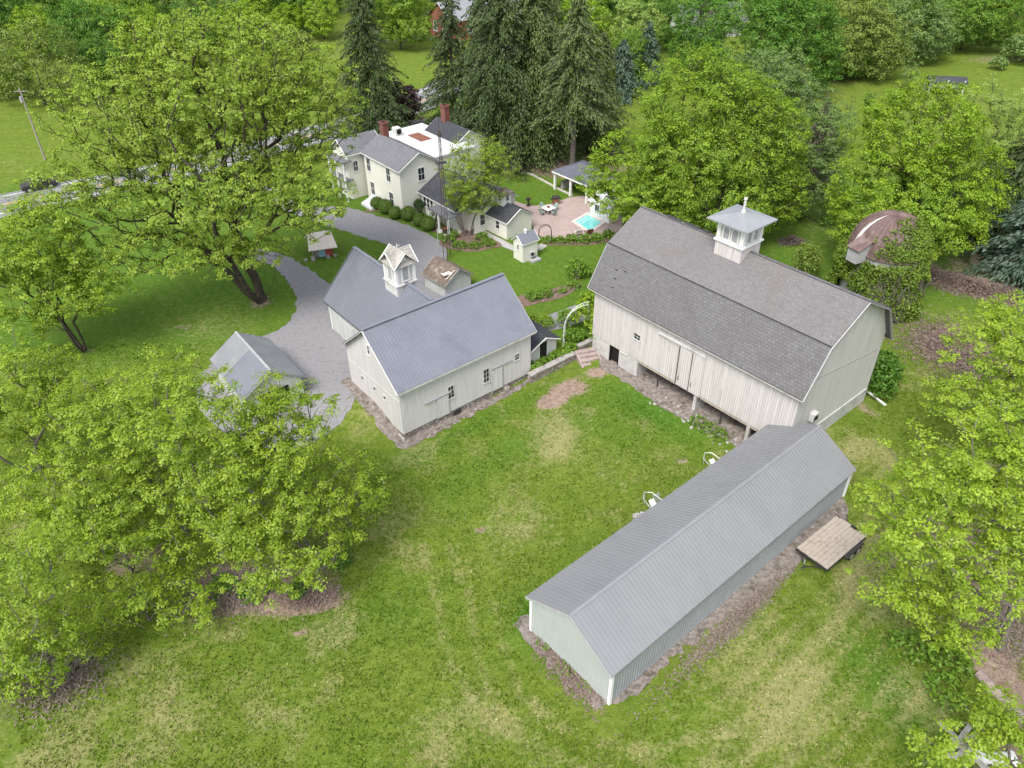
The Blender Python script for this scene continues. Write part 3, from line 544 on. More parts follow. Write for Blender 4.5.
m=MB(); m.lathe([(.0,0),(.19,.02),(.16,.2),(.09,.3),(.11,.9),(.09,1.0),(.15,1.12),(.14,1.25),(0,1.33)],10,(cu,0,17.1)); m.build('finial',M['dirtywhite'],cup)
# ================================================================ smaller barn (L plan)
HY=.6795; ho=empty('horse_barn',(-12.10,52.91,0),HY,'L-shaped barn with blue-grey metal roof, chalky walls and a weathered white cupola','barn')
L,W,e,r=14.68,9.31,5.68,9.51; hw=W/2; T=.10
def hf(u,v): c,s=math.cos(HY),math.sin(HY); return hz(-12.1+c*u-s*v,52.91+s*u+c*v)
rf=MB(); slab(rf,(hw,e),(0,r),0,L,T); slab(rf,(-hw,e),(0,r),0,L,T); ribs(rf,(-hw,e),(-.05,r-.02),0,L,.3,.04,.03); ribs(rf,(hw,e),(.05,r-.02),0,L,.3,.04,.03)
ro=rf.build('roof',M['roof_blue'],ho)
m=MB(); m.bar((-.02,0,r+.05),(L+.02,0,r+.05),.34,.05); m.build('ridge_cap',M['roof_blue'],ro)
m=MB(); m.bar((-.02,-hw+.02,e-.14),(L+.02,-hw+.02,e-.14),.05,.2)
for s in (1,-1):
    for u in (-.03,L+.03): m.bar((u,s*hw,e-.13),(u,0,r-.13),.05,.13,(1,0,0))
m.build('eave_board',M['dirtywhite'],ho)
wv=hw-.40; sl=(r-e)/hw; FZ=1.02
b=MB(); tz=e+sl*.40-T-.02
b.prism([(-wv,FZ),(-wv,tz),(0,r-T-.02),(wv,tz),(wv,FZ)],'x',.32,L-.32); b.build('wall',M['horsewood'],ho)
m=MB(); m.box(.40,L-.40,-wv+.08,wv-.08,-.8,FZ-.004); m.build('stone_foundation',M['stone'],ho)
m=MB(); m.box(.22,.34,-wv-.08,wv,.0,.62); m.box(.22,2.6,-wv-.08,-wv+.02,.0,.18); m.build('concrete_kerb',M['concrete'],ho)
win(ho,'y',-wv,-1,5.08,5.62,2.45,3.7,2,3,'dirtywhite'); win(ho,'y',-wv,-1,8.9,9.46,2.35,3.75,2,3,'dirtywhite'); win(ho,'y',-wv,-1,12.5,12.95,3.2,3.8,2,2,'horsewood')
for a,z0,z1 in ((-.28,3.3,3.7),(-1.9,3.28,3.66),(1.75,3.3,3.7)): win(ho,'x',.32,-1,a,a+.3,z0,z1,1,1,'horsewood',.05)
win(ho,'x',.32,-1,-.15,.12,7.0,7.9,1,2,'white',.07)
m=MB(); m.bar((.30,-wv+.05,4.35),(.30,wv-.05,4.35),.04,.08); m.build('belt_board',M['palepaint'],ho)
for (u0,u1,z0,z1,ra,rb,rz) in ((3.85,5.0,1.0,3.05,2.6,5.35,3.12),(9.8,10.95,1.05,3.3,9.75,12.1,3.42)):
    m=MB(); m.box(u0,u1,-wv-.09,-wv-.02,z0,z1); o=m.build('sliding_door',M['horsewood'],ho); q=MB(); q.box(ra,rb,-wv-.13,-wv-.015,rz,rz+.11); q.build('door_rail',M['trimgrey'],o)
m=MB(); 
for a in ((3.82),(9.77),(11.0),(5.03)): m.box(a-.02,a+.02,-wv-.095,-wv-.003,.9,3.05)
m.build('door_gap',M['trimgrey'],ho)
m=MB(); m.box(5.5,6.3,-wv-.02,-wv+.12,.15,.8); o=m.build('cellar_hatch',M['black'],ho)
m=MB(); m.box(11.0,11.5,-wv-.5,-wv-.05,.3,.95); m.build('stone_pier',M['stone'],ho)
# rear wing
uc,W2,L2,r2,e2=7.115,8.21,13.66,9.42,5.09; h2=W2/2
m=MB()
def slabv(mb,a,b_,v0,v1,t): mb.add([(a[0],v0,a[1]),(a[0],v1,a[1]),(b_[0],v1,b_[1]),(b_[0],v0,b_[1]),(a[0],v0,a[1]-t),(a[0],v1,a[1]-t),(b_[0],v1,b_[1]-t),(b_[0],v0,b_[1]-t)],[(0,1,2,3),(7,6,5,4),(0,4,5,1),(1,5,6,2),(2,6,7,3),(3,7,4,0)])
for s in (1,-1): slabv(m,(uc+s*h2,e2),(uc,r2),.35,L2,T)
n=int(L2/.3)
for s in (1,-1):
    d=Vector((-s*h2,0,r2-e2)).normalized(); up=Vector((s*(r2-e2),0,h2)).normalized()
    for i in range(n): v=.6+i*.3; a=Vector((uc+s*h2,v,e2))+up*.02;bb=Vector((uc+s*.05,v,r2-.04))+up*.02; m.bar(a,bb,.04,.03,up)
ro=m.build('rear_roof',M['roof_blue'],ho); m=MB(); m.bar((uc,.4,r2+.05),(uc,L2+.02,r2+.05),.34,.05); m.build('ridge_cap',M['roof_blue'],ro)
m=MB()
for s in (1,-1): m.bar((uc+s*h2,L2+.03,e2-.1),(uc,L2+.03,r2-.1),.06,.2,(0,1,0)); m.bar((uc+s*(h2-.03),.6,e2-.13),(uc+s*(h2-.03),L2,e2-.13),.05,.18)
m.build('rake_trim',M['black'],ho)
b=MB(); hx=h2-.35; tz=e2+(r2-e2)/h2*.35-T-.02
b.prism([(uc-hx,.0),(uc-hx,tz),(uc,r2-T-.02),(uc+hx,tz),(uc+hx,.0)],'y',2.0,L2-.35); b.build('rear_wall',M['palepaint'],ho)
m=MB(); m.box(uc-hx-.05,uc-hx+.05,L2-.5,L2-.33,.8,tz); m.build('corner_board',M['white'],ho)
win(ho,'x',uc-hx,-1,5.6,6.2,3.0,3.9,1,2,'white'); 
m=MB(); m.box(uc-hx-.07,uc-hx-.01,8.6,11.4,1.2,4.0); m.build('wagon_door',M['palepaint'],ho)
# cupola on rear wing
cv=5.4; c1=1.04
m=MB(); m.box(uc-c1,uc+c1,cv-c1,cv+c1,8.3,9.35); cup=m.build('cupola',M['dirtywhite'],ho)
m=MB(); m.box(uc-c1-.12,uc+c1+.12,cv-c1-.12,cv+c1+.12,9.33,9.45); m.build('cornice',M['dirtywhite'],cup)
c3=c1-.1
m=MB(); m.box(uc-c3,uc+c3,cv-c3,cv+c3,9.45,11.2)
m.prism([(uc-c3,11.2),(uc+c3,11.2),(uc,12.05)],'y',cv-c3,cv+c3)
m.prism([(cv-c3,11.2),(cv+c3,11.2),(cv,12.052)],'x',uc-c3+.001,uc+c3-.001); m.build('belfry_wall',M['dirtywhite'],cup)
for s in (-1,1):
    for a in (0,):
        arch_louver(cup,'y',cv+s*c3,s,uc+a,.36,9.65,11.15); arch_louver(cup,'x',uc+s*c3,s,cv+a,.36,9.65,11.15)
for sx in (-1,1):
    for sy in (-1,1): m=MB(); x,y=uc+sx*(c3-.04),cv+sy*(c3-.04); m.box(x-.13,x+.13,y-.13,y+.13,9.45,11.2); m.build('corner_pilaster',M['white'],cup)
m=MB(); q=c3+.30; T2=.07
for s in (-1,1):
    m.add([(uc+s*q,cv-q,11.25),(uc+s*q,cv+q,11.25),(uc,cv+q,12.45),(uc,cv-q,12.45),(uc+s*q,cv-q,11.18),(uc+s*q,cv+q,11.18),(uc,cv+q,12.38),(uc,cv-q,12.38)],[(0,1,2,3),(7,6,5,4),(0,4,5,1),(1,5,6,2),(2,6,7,3),(3,7,4,0)])
    m.add([(uc-q,cv+s*q,11.252),(uc+q,cv+s*q,11.252),(uc+q,cv,12.46),(uc-q,cv,12.46),(uc-q,cv+s*q,11.182),(uc+q,cv+s*q,11.182),(uc+q,cv,12.39),(uc-q,cv,12.39)],[(0,1,2,3),(7,6,5,4),(0,4,5,1),(1,5,6,2),(2,6,7,3),(3,7,4,0)])
cr=m.build('cupola_roof',M['cupshake'],cup)
m=MB()
for s in (-1,1):
    for tt in (-1,1):
        m.bar((uc+s*(q+.01),cv+tt*q,11.2),(uc+s*(q+.01),cv,12.41),.05,.14,(1,0,0)); m.bar((uc+tt*q,cv+s*(q+.01),11.2),(uc,cv+s*(q+.01),12.41),.05,.14,(0,1,0))
m.build('bargeboard',M['white'],cr)
m=MB(); m.tube([(uc,cv,12.3),(uc,cv,12.9)],[.07,.03],6); m.box(uc-.3,uc+.3,cv-.02,cv+.02,12.65,12.7); m.build('finial',M['dirtywhite'],cup)
# ================================================================ generic gabled block
def gable(par,u0,u1,hv,z0,e,r,rm,wm,oh=.3,cv=0,T=.1,rn='roof',wn='wall',trim='white',ribstep=0,axis='u'):
    """gabled block in the parent's frame, ridge along x (axis 'u') or y (axis 'v')"""
    def A(m):
        if axis=='v':
            for i,p in enumerate(m.v): m.v[i]=(p[1],p[0],p[2])
        return m
    sl=(r-e)/hv; m=MB()
    slab(m,(cv+hv,e),(cv,r),u0,u1,T); slab(m,(cv-hv,e),(cv,r),u0,u1,T)
    if ribstep:
        for s in (1,-1): ribs(m,(cv+s*hv,e),(cv+s*.04,r-.02),u0,u1,ribstep,.04,.03)
    ro=A(m).build(rn,M[rm],par); w=MB(); hx=hv-oh; w.prism([(cv-hx,z0),(cv-hx,e+sl*oh-T-.01),(cv,r-T-.01),(cv+hx,e+sl*oh-T-.01),(cv+hx,z0)],'x',u0+oh,u1-oh); A(w).build(wn,M[wm],par)
    m=MB()
    for s in (1,-1):
        for u in (u0-.02,u1+.02): m.bar((u,cv+s*hv,e-.09),(u,cv,r-.09),.05,.16,(1,0,0))
        m.bar((u0,cv+s*(hv-.01),e-.1),(u1,cv+s*(hv-.01),e-.1),.05,.14)
    A(m).build('trim',M[trim],par); return ro
# lean-to / small shed at the arbour
le=empty('potting_shed',(3.21,60.46,0),2.24-math.pi/2,'low garden shed with a dark shingle roof beside the ladder arch','shed')
# in its frame: x along the front, y to the back
m=MB();e_,r_,hv=2.88,3.75,1.87
def fy(y0,y1):
    for s in (1,-1): m.add([(s*hv,y0,e_),(s*hv,y1,e_),(0,y1,r_),(0,y0,r_),(s*hv,y0,e_-.09),(s*hv,y1,e_-.09),(0,y1,r_-.09),(0,y0,r_-.09)],[(0,1,2,3),(7,6,5,4),(0,4,5,1),(1,5,6,2),(2,6,7,3),(3,7,4,0)])
fy(0,4.3); m.build('roof',M['shingle_dark'],le)
m=MB(); m.prism([(-hv+.25,.9),(-hv+.25,e_+.02),(0,r_-.1),(hv-.25,e_+.02),(hv-.25,.9)],'y',.3,4.1); m.build('wall',M['palepaint'],le)
m=MB()
for s in (1,-1): m.bar((s*hv,-.02,e_-.1),(0,-.02,r_-.1),.05,.18,(0,1,0))
m.build('bargeboard',M['white'],le)
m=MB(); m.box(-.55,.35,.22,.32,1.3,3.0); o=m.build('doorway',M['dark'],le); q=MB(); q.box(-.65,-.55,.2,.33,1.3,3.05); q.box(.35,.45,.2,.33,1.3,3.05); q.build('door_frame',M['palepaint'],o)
# brown roofed shed
bs=empty('wooden_shed',(-5.46,72.17,1.8),2.3,'small white shed with a mossy brown wood shake roof beside the cupola','shed')
ro=gable(bs,0,4.01,2.015,-1.0,1.63,3.02,'shake','palepaint',.25,trim='cupshake')
m=MB(); m.box(.4,.9,.5,1.6,2.5,2.58); m.bar((.1,.9,2.55),(1.4,1.3,2.33),.16,.03); m.bar((.3,1.5,2.15),(.2,.4,2.86),.1,.04); m.build('loose_board',M['pinkwhite'],ro)
m=MB(); m.box(.2,.24,-.4,.3,-.2,1.5); m.build('plank_door',M['palepaint'],bs)
# garage left
ga=empty('metal_roof_garage',(-24.89,58.85,1.6),-.92,'small garage with a two-tone metal roof half hidden by the lower left trees','garage')
ro=gable(ga,0,7.63,2.8,-.8,2.3,4.1,'roof_dull','palepaint',.25,0,ribstep=.3,trim='roof_dull')
m=MB(); slab(m,(-2.8,2.35),(-.05,4.12),3.4,7.6,.03); m.build('newer_roof_panels',M['roof_blue'],ro)
m=MB(); m.bar((0,0,4.13),(7.63,0,4.13),.22,.04); m.build('ridge_cap',M['steel'],ro)
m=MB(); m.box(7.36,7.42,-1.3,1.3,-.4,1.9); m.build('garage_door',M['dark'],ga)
# little white shed
ws=empty('small_white_shed',(.76,79.59,1.8),.65,'tiny tall cream shed with a blue-grey metal roof standing on the lawn','shed')
gable(ws,0,2.41,1.0,-.2,2.35,3.2,'roof_blue','cream',.14,0,ribstep=.3)
win(ws,'x',.14,-1,-.15,.15,1.4,1.95,1,2,'white',.04)
m=MB(); m.lathe([(.0,0),(.16,0),(.16,.35),(.22,.36),(.1,.5),(0,.55)],10,(1.2,0,3.1)); m.build('roof_vent',M['white'],ws)
m=MB(); m.box(1.1,1.7,-1.25,-.87,.55,1.1); o=m.build('meter_box',M['steel'],ws); q=MB(); q.tube([(1.2,-1.3,.95),(1.2,-1.24,.95)],.22,12); q.build('meter_dial',M['black'],o)
m=MB(); m.box(.9,2.2,-1.7,-.9,-.1,.25); m.build('hose_crate',M['trimgrey'],ws)
# ================================================================ farmhouse
HX=R_(129); fh=empty('farmhouse',(-11.18,93.41,1.8),HX,'cream two storey farmhouse with grey roofs, red chimneys and a white flat roof','house')
gable(fh,0,9.2,3.15,-.2,6.1,7.85,'shingle_mid','cream',.3)
# cross gable facing the drive
gable(fh,-.5,5.2,2.2,-.2,6.05,7.7,'shingle_mid','cream',.3,11.4,rn='front_roof',wn='front_wall',axis='v')
m=MB(); m.box(9.0,13.3,4.6,6.0,5.2,5.35); m.box(9.0,13.3,4.6,6.0,2.7,2.85); m.build('porch_roof',M['shingle_mid'],fh)
m=MB()
for x in (9.2,11.2,13.1): m.box(x-.1,x+.1,5.7,5.9,-.1,5.2)
m.build('porch_column',M['white'],fh)
for x0,z0 in ((7.4,3.9),(2.6,3.9),(7.0,.8),(2.4,.8)): win(fh,'y',2.85,1,x0,x0+.85,z0,z0+1.7,2,2,'white',.07)
win(fh,'x',.3,-1,-.75,.15,4.1,5.7,2,2,'white',.08)
for a in (10.4,12.2):
    win(fh,'y',4.9,1,a,a+.7,3.6,5.0,2,2,'white',.08); win(fh,'y',4.9,1,a,a+.7,.8,2.3,2,2,'white',.08)
win(fh,'x',9.5,-1,3.6,4.2,3.7,5.0,2,2,'white',.07)
# flat white roof block
m=MB(); m.box(1.2,13.2,-9.2,-2.86,-.2,6.0); m.build('flat_block_wall',M['cream'],fh)
m=MB(); m.box(1.0,13.4,-9.4,-2.87,6.0,6.22); o=m.build('flat_roof',M['membrane'],fh)
m=MB(); m.box(7.0,10.2,-6.6,-4.9,6.225,6.3); q=MB(); m.build('rust_patch',M['rust'],o)
m=MB(); m.box(4.2,6.4,-5.3,-4.3,6.225,6.27); m.build('roof_hatch',M['creamtrim'],o)
m=MB(); m.box(10.8,11.9,-4.4,-3.5,6.22,7.25); o2=m.build('rooftop_unit',M['dirtywhite'],o); q=MB(); q.tube([(10.76,-3.95,6.8),(10.8,-3.95,6.8)],.38,14); q.build('fan_grille',M['dark'],o2)
# rear gable (dark)
gable(fh,3.2,10.6,2.9,-.2,5.9,7.6,'shingle_dark','cream',.3,-10.2,rn='far_roof',wn='far_wall')
for nm,x,y,z0,z1 in (('chimney',8.4,-.3,7.2,9.3),('chimney',8.7,-10.2,7.1,9.4)):
    m=MB(); m.box(x-.5,x+.5,y-.38,y+.38,z0,z1); m.box(x-.58,x+.58,y-.46,y+.46,z1,z1+.18); o=m.build(nm,M['brick'],fh); q=MB(); q.box(x-.3,x+.3,y-.2,y+.2,z1+.18,z1+.24); q.build('flue',M['dark'],o)
# wing A: one storey dark roof along the drive
gable(fh,-8.0,.28,4.0,-.2,2.75,4.95,'shingle_dark','cream',.3,-3.55,rn='wing_roof',wn='wing_wall')
for a in (-1.5,-.75,0.-.0): 
    if a<-.1: win(fh,'y',.15,1,a-.3,a+.25,1.1,2.35,1,2,'white',.06)
win(fh,'y',.15,1,-2.6,-2.05,1.1,2.35,1,2,'white',.06)
m=MB(); m.box(-7.2,-6.2,.15,.22,.1,2.2); m.build('porch_door',M['white'],fh)
m=MB(); m.box(-8.6,-4.4,.2,2.2,2.5,2.62); m.build('porch_canopy',M['shingle_mid'],fh)
m=MB()
for x in (-8.5,-6.5,-4.5): m.box(x-.09,x+.09,1.95,2.13,0,2.5)
m.build('porch_post',M['white'],fh)
# wing B: taller garage block
gable(fh,-9.9,-4.6,3.5,-.2,3.3,5.2,'shingle_mid','cream',.3,-4.2,rn='carriage_roof',wn='carriage_wall')
win(fh,'x',-9.6,-1,-2.6,-1.9,.9,2.3,1,2,'white',.07)
# wing C with cupola
cxy=(-13.45,-5.1)
fc=empty('garden_room',(1.22,86.22,1.8),2.3,'low cream garden room with black roof and tiny cupola by the patio','house')
gable(fc,0,4.6,2.25,-.2,2.22,3.49,'shingle_dark','cream',.2)
win(fc,'y',2.05,1,1.5,2.1,.95,1.9,1,2,'white',.06)
m=MB(); m.box(2.3,3.6,-.62,.62,2.7,4.6); cup=m.build('cupola',M['white'],fc)
win(cup,'x',2.3,-1,-.22,.22,3.75,4.35,1,2,'white',.05); win(cup,'y',.62,1,2.72,3.2,3.75,4.35,1,2,'white',.05)
m=MB(); a,b_=1.0,1.0; cx_=2.95; m.add([(cx_-a,-b_,4.6),(cx_+a,-b_,4.6),(cx_+a,b_,4.6),(cx_-a,b_,4.6),(cx_-a,-b_,4.7),(cx_+a,-b_,4.7),(cx_+a,b_,4.7),(cx_-a,b_,4.7),(cx_,0,5.15)],[(0,3,2,1),(0,1,5,4),(1,2,6,5),(2,3,7,6),(3,0,4,7),(4,5,8),(5,6,8),(6,7,8),(7,4,8)])
m.build('cupola_roof',M['shake'],cup)
# bulkhead cellar door
m=MB(); m.add([(4.6,3.0,0),(7.2,3.0,0),(7.2,5.0,0),(4.6,5.0,0),(4.6,3.0,.95),(7.2,3.0,.95),(7.2,5.0,.3),(4.6,5.0,.3)],[(0,3,2,1),(4,5,6,7),(0,1,5,4),(1,2,6,5),(2,3,7,6),(3,0,4,7)]); m.build('cellar_door',M['membrane'],fh)
# ================================================================ pavilion and bath house by the pool
pv=empty('pool_pavilion',(8.0,97.9,1.8),R_(39),'open pavilion with slate-blue shingle hip roof on white posts','pavilion')
# frame: x along U (39 deg), y along V
m=MB(); ex,ey,ze,zr=(-.8,3.2),(-3.6,4.4),2.6,3.75
x0,x1=-.2,5.6; y0,y1=-3.4,3.4
m.add([(x0,y0,ze),(x1,y0,ze),(x1,y1,ze),(x0,y1,ze),(x0,y0,ze+.1),(x1,y0,ze+.1),(x1,y1,ze+.1),(x0,y1,ze+.1),((x0+x1)/2,y0+2.6,zr),((x0+x1)/2,y1-2.6,zr)],[(0,3,2,1),(0,1,5,4),(1,2,6,5),(2,3,7,6),(3,0,4,7),(4,5,8),(5,6,9,8),(6,7,9),(7,4,8,9)])
m.build('roof',M['shingle_blue'],pv)
m=MB(); m.box(x0-.03,x1+.03,y0-.03,y0+.12,ze-.22,ze-.003); m.box(x0-.03,x0+.12,y0+.12,y1,ze-.22,ze-.003); m.box(x1-.12,x1+.03,y0+.12,y1,ze-.22,ze-.003); m.box(x0,x1,y1-.1,y1+.03,ze-.221,ze-.004); m.build('fascia',M['white'],pv)
for x in (x0+.3,x1-.3):
    for y in (y0+.3,y1-.3,0):
        m=MB(); m.box(x-.13,x+.13,y-.13,y+.13,-.1,ze-.2); m.build('post',M['white'],pv)
m=MB(); m.box(x0+1.2,x1-.6,y1-1.0,y1-.5,0,1.0); m.build('counter',M['wallstone'],pv)
bh=empty('bath_house',(12.7,91.0,1.8),R_(129),'white bath house beside the pool, mostly hidden behind maple leaves','bath house')
gable(bh,-1.4,2.4,1.7,-.1,2.1,3.0,'membrane','white',.2); win(bh,'y',1.5,1,.6,1.3,1.0,1.8,2,1,'white')
# ================================================================ silo and ivy
si=empty('silo',(37.5,69.4,1.8),0,'squat round silo with a rusty metal dome under climbing ivy','silo')
SR_,SH=3.5,6.4
m=MB(); m.lathe([(SR_,-.3),(SR_,SH)],36); m.lathe([(SR_-.2,SH-.01),(SR_,SH)],36); m.build('wall',M['concrete'],si)
m=MB(); m.cur=0
N_=36
for kk in range(N_):
    a0,a1=2*math.pi*kk/N_,2*math.pi*(kk+1)/N_; prev=None; m.cur=1 if kk==18 else 0
    for i in range(9):
        ph=math.pi/2*i/8; rr=(SR_+.12)*math.cos(ph); zz=SH+3.45*math.sin(ph)
        cur=((rr*math.cos(a0),rr*math.sin(a0),zz),(rr*math.cos(a1),rr*math.sin(a1),zz))
        if prev: m.add([prev[0],prev[1],cur[1],cur[0]],[(0,1,2,3)])
        prev=cur
    m.cur=0; m.tube([((SR_+.15)*math.cos(math.pi/2*i/8)*math.cos(a0),(SR_+.15)*math.cos(math.pi/2*i/8)*math.sin(a0),SH+3.48*math.sin(math.pi/2*i/8)) for i in range(9)],.05,4)
m.build('dome',[M['dome'],M['domewhite']],si)
m=MB(); m.lathe([(SR_+.02,SH-.15),(SR_+.2,SH-.12),(SR_+.2,SH+.05),(SR_+.05,SH+.08)],36); m.build('rim_band',M['dome'],si)
an=R_(205); ca,sa=math.cos(an),math.sin(an)
def SP(r_,t,z): return (r_*ca-t*sa,r_*sa+t*ca,z)
m=MB(); m.add([SP(3.2,-.65,SH-.6),SP(4.8,-.65,SH-.6),SP(4.8,.65,SH-.6),SP(3.2,.65,SH-.6),SP(3.2,-.65,SH+1.5),SP(4.8,-.65,SH+.75),SP(4.8,.65,SH+.75),SP(3.2,.65,SH+1.5)],[(0,3,2,1),(4,5,6,7),(0,1,5,4),(1,2,6,5),(2,3,7,6),(3,0,4,7)]); ch_=m.build('roof_hatch',M['trimgrey'],si)
m=MB(); m.add([SP(3.0,-.8,SH+1.62),SP(4.95,-.8,SH+.76),SP(4.95,.8,SH+.76),SP(3.0,.8,SH+1.62),SP(3.0,-.8,SH+1.7),SP(4.95,-.8,SH+.84),SP(4.95,.8,SH+.84),SP(3.0,.8,SH+1.7)],[(0,3,2,1),(4,5,6,7),(0,1,5,4),(1,2,6,5),(2,3,7,6),(3,0,4,7)]); m.build('hatch_roof',M['dome'],ch_)
# ================================================================ distant houses
rh=empty('brick_house',(-15.8,189.5,1.8),R_(38),'red brick house with a pale grey roof beyond the road','house')
gable(rh,0,12,5,-.3,4.2,7.6,'roof_dull','redbrick',.4); win(rh,'x',.4,-1,-2.4,-1.2,1.4,3.2,2,2,'white',.2); win(rh,'x',.4,-1,1.4,2.4,1.4,3.2,2,2,'white',.2); win(rh,'y',-4.6,-1,5,6,1.2,2.8,2,2,'white',.2)
m=MB(); m.box(5.3,6.1,-.4,.4,7,8.8); m.build('chimney',M['brick'],rh)
gh=empty('pale_roofed_house',(-5.5,212,1.8),R_(30),'pale roofed house glimpsed between the tall spruces','house')
gable(gh,-6,8,5,-.3,3.4,6.4,'roof_dull','white',.4); win(gh,'y',-4.6,-1,0,1.2,1.2,2.6,2,2,'white',.15)
g2=empty('hidden_house',(41.5,191,1.8),R_(15),'low house with brown-grey hip roof behind the browned spruce','house')
gable(g2,-3,12,6,-.3,3.2,6.2,'shingle_mid','palepaint',.8); win(g2,'y',-5.2,-1,1,2.4,1.0,2.5,2,2,'white',.15); win(g2,'y',-5.2,-1,5,6.4,1.0,2.5,2,2,'white',.15)
g3=empty('field_shelter',(78.5,143,1.8),R_(-12),'small blue-grey roofed shelter in the far right field','shelter')
gable(g3,-3.2,3.2,1.6,1.2,2.2,2.9,'shingle_dark','slate',.2,trim='shingle_dark')
for x in (-2.8,0,2.8):
    for y in (-1.3,1.3):
        m=MB(); m.box(x-.12,x+.12,y-.12,y+.12,-.3,2.5); m.build('post',M['palepaint'],g3)
# playhouse under the big maple
ph=empty('playhouse',(-22.2,82.3,1.8),R_(20),'little playhouse with pinkish-white roof, light blue door and red wall','playhouse')
m=MB()
for s in (1,-1): m.add([(-1.6,s*1.75,1.25),(1.7,s*1.75,1.15),(1.35,0,2.6),(-1.3,0,2.6),(-1.6,s*1.75,1.17),(1.7,s*1.75,1.07),(1.35,0,2.5),(-1.3,0,2.5)],[(0,1,2,3),(7,6,5,4),(0,4,5,1),(1,5,6,2),(2,6,7,3),(3,7,4,0)])
m.build('roof',M['pinkwhite'],ph)
m=MB(); m.prism([(-1.25,0),(-1.25,1.4),(0,2.4),(1.25,1.4),(1.25,0)],'x',-1.1,1.1); w_=m.build('wall',[M['stone'],M['red']],ph)
m=MB(); m.box(.32,1.12,-1.33,-1.255,.02,1.35); m.build('side_panel',M['red'],ph); m=MB(); m.box(-.5,.28,-1.36,-1.255,.05,1.45); m.build('door',M['bluepaint'],ph)
m=MB()
for i in range(6): a=i*1.05; x,y=1.9*math.cos(a)*.9-.4,-1.6+.35*math.sin(a*2); m.box(x-.2,x+.2,y-.15,y+.15,-.05,.22)
m.build('stone_edging',M['wallstone'],ph)
# ================================================================ trees
def skeleton(lobes,base,rs,spacing,shell,fork=.35,seg=1.0,droop=0.,stems=1,minz=1.2):
    """tips through the lobes joined to the trunk by a Prim-Dijkstra style tree"""
    tips=[]
    for (cx,cy,cz,a,c) in lobes:
        vol=4.19*a*a*c; n=int(vol/spacing**3*(1.0 if shell<.5 else .8))+6
        d=rs.normal(size=(n,3)); d/=np.linalg.norm(d,axis=1)[:,None]; r=rs.random(n)**(1/3. if shell<.5 else .16)
        r*=1+.16*np.sin(d[:,0]*5+cx)*np.sin(d[:,1]*6+cy)+rs.normal(size=n)*.06
        p=d*r[:,None]*[a,a,c]+[cx,cy,cz]; p=p[(p[:,2]>minz)]
        # keep shell tips outside the other lobes
        if shell>=.5:
            k=np.ones(len(p),bool)
            for (x2,y2,z2,a2,c2) in lobes:
                if (x2,y2,z2)==(cx,cy,cz): continue
                k&=(((p-[x2,y2,z2])/[a2*.72,a2*.72,c2*.72])**2).sum(1)>1
            p=p[k]
        tips.append(p)
    tips=np.vstack(tips)
    wts=np.array([l[3]**2*l[4] for l in lobes]); cen=(np.array([l[:3] for l in lobes])*wts[:,None]).sum(0)/wts.sum()
    N=[np.zeros(3)];Pn=[-1];D=[0.]
    zf=max(1.2,cen[2]*fork)
    for s in range(stems):
        off=rs.normal(size=2)*(0 if stems==1 else (.6 if base[2]>1.7 and spacing>1.25 else .35)); last=0; k=max(2,int(zf/.8)); bend=rs.normal(size=2)*(.08 if stems==1 else .2)
        for i in range(1,k+1):
            t=i/k; q=np.array([cen[0]*.25*t*t+off[0]*(1+2.5*t)+bend[0]*math.sin(t*3),cen[1]*.25*t*t+off[1]*(1+2.5*t)+bend[1]*math.sin(t*3),zf*t])
            N.append(q);Pn.append(last if i>1 else 0);D.append(D[last]+.8*.3);last=len(N)-1
    root=np.array([cen[0]*.25,cen[1]*.25,zf]); order=np.argsort(np.linalg.norm(tips-root,axis=1)); cap=200000
    A=np.zeros((20000,3));A[:len(N)]=N;Dd=np.zeros(20000);Dd[:len(D)]=D;n=len(N); tipid=[]
    for ti in order:
        p=tips[ti]; dv=p-A[:n]; dist=np.linalg.norm(dv,axis=1)
        cost=dist+.42*Dd[:n]+np.where(dv[:,2]<0,.5*-dv[:,2],0); cost[0]+=50; j=int(np.argmin(cost)); k=max(1,int(dist[j]/seg)); par=j; a0=A[j].copy()
        up=.16*dist[j]
        for i in range(1,k+1):
            t=i/k; q=a0+(p-a0)*t
            if i<k: q=q+[0,0,up*math.sin(math.pi*t)*(1 if droop==0 else -.3)]+rs.normal(size=3)*.07*dist[j]*.5
            if n>=19999: break
            A[n]=q;Dd[n]=Dd[par]+dist[j]/k;Pn.append(par);par=n;n+=1
        tipid.append(n-1)
    return A[:n],np.array(Pn),np.array(tipid),cen
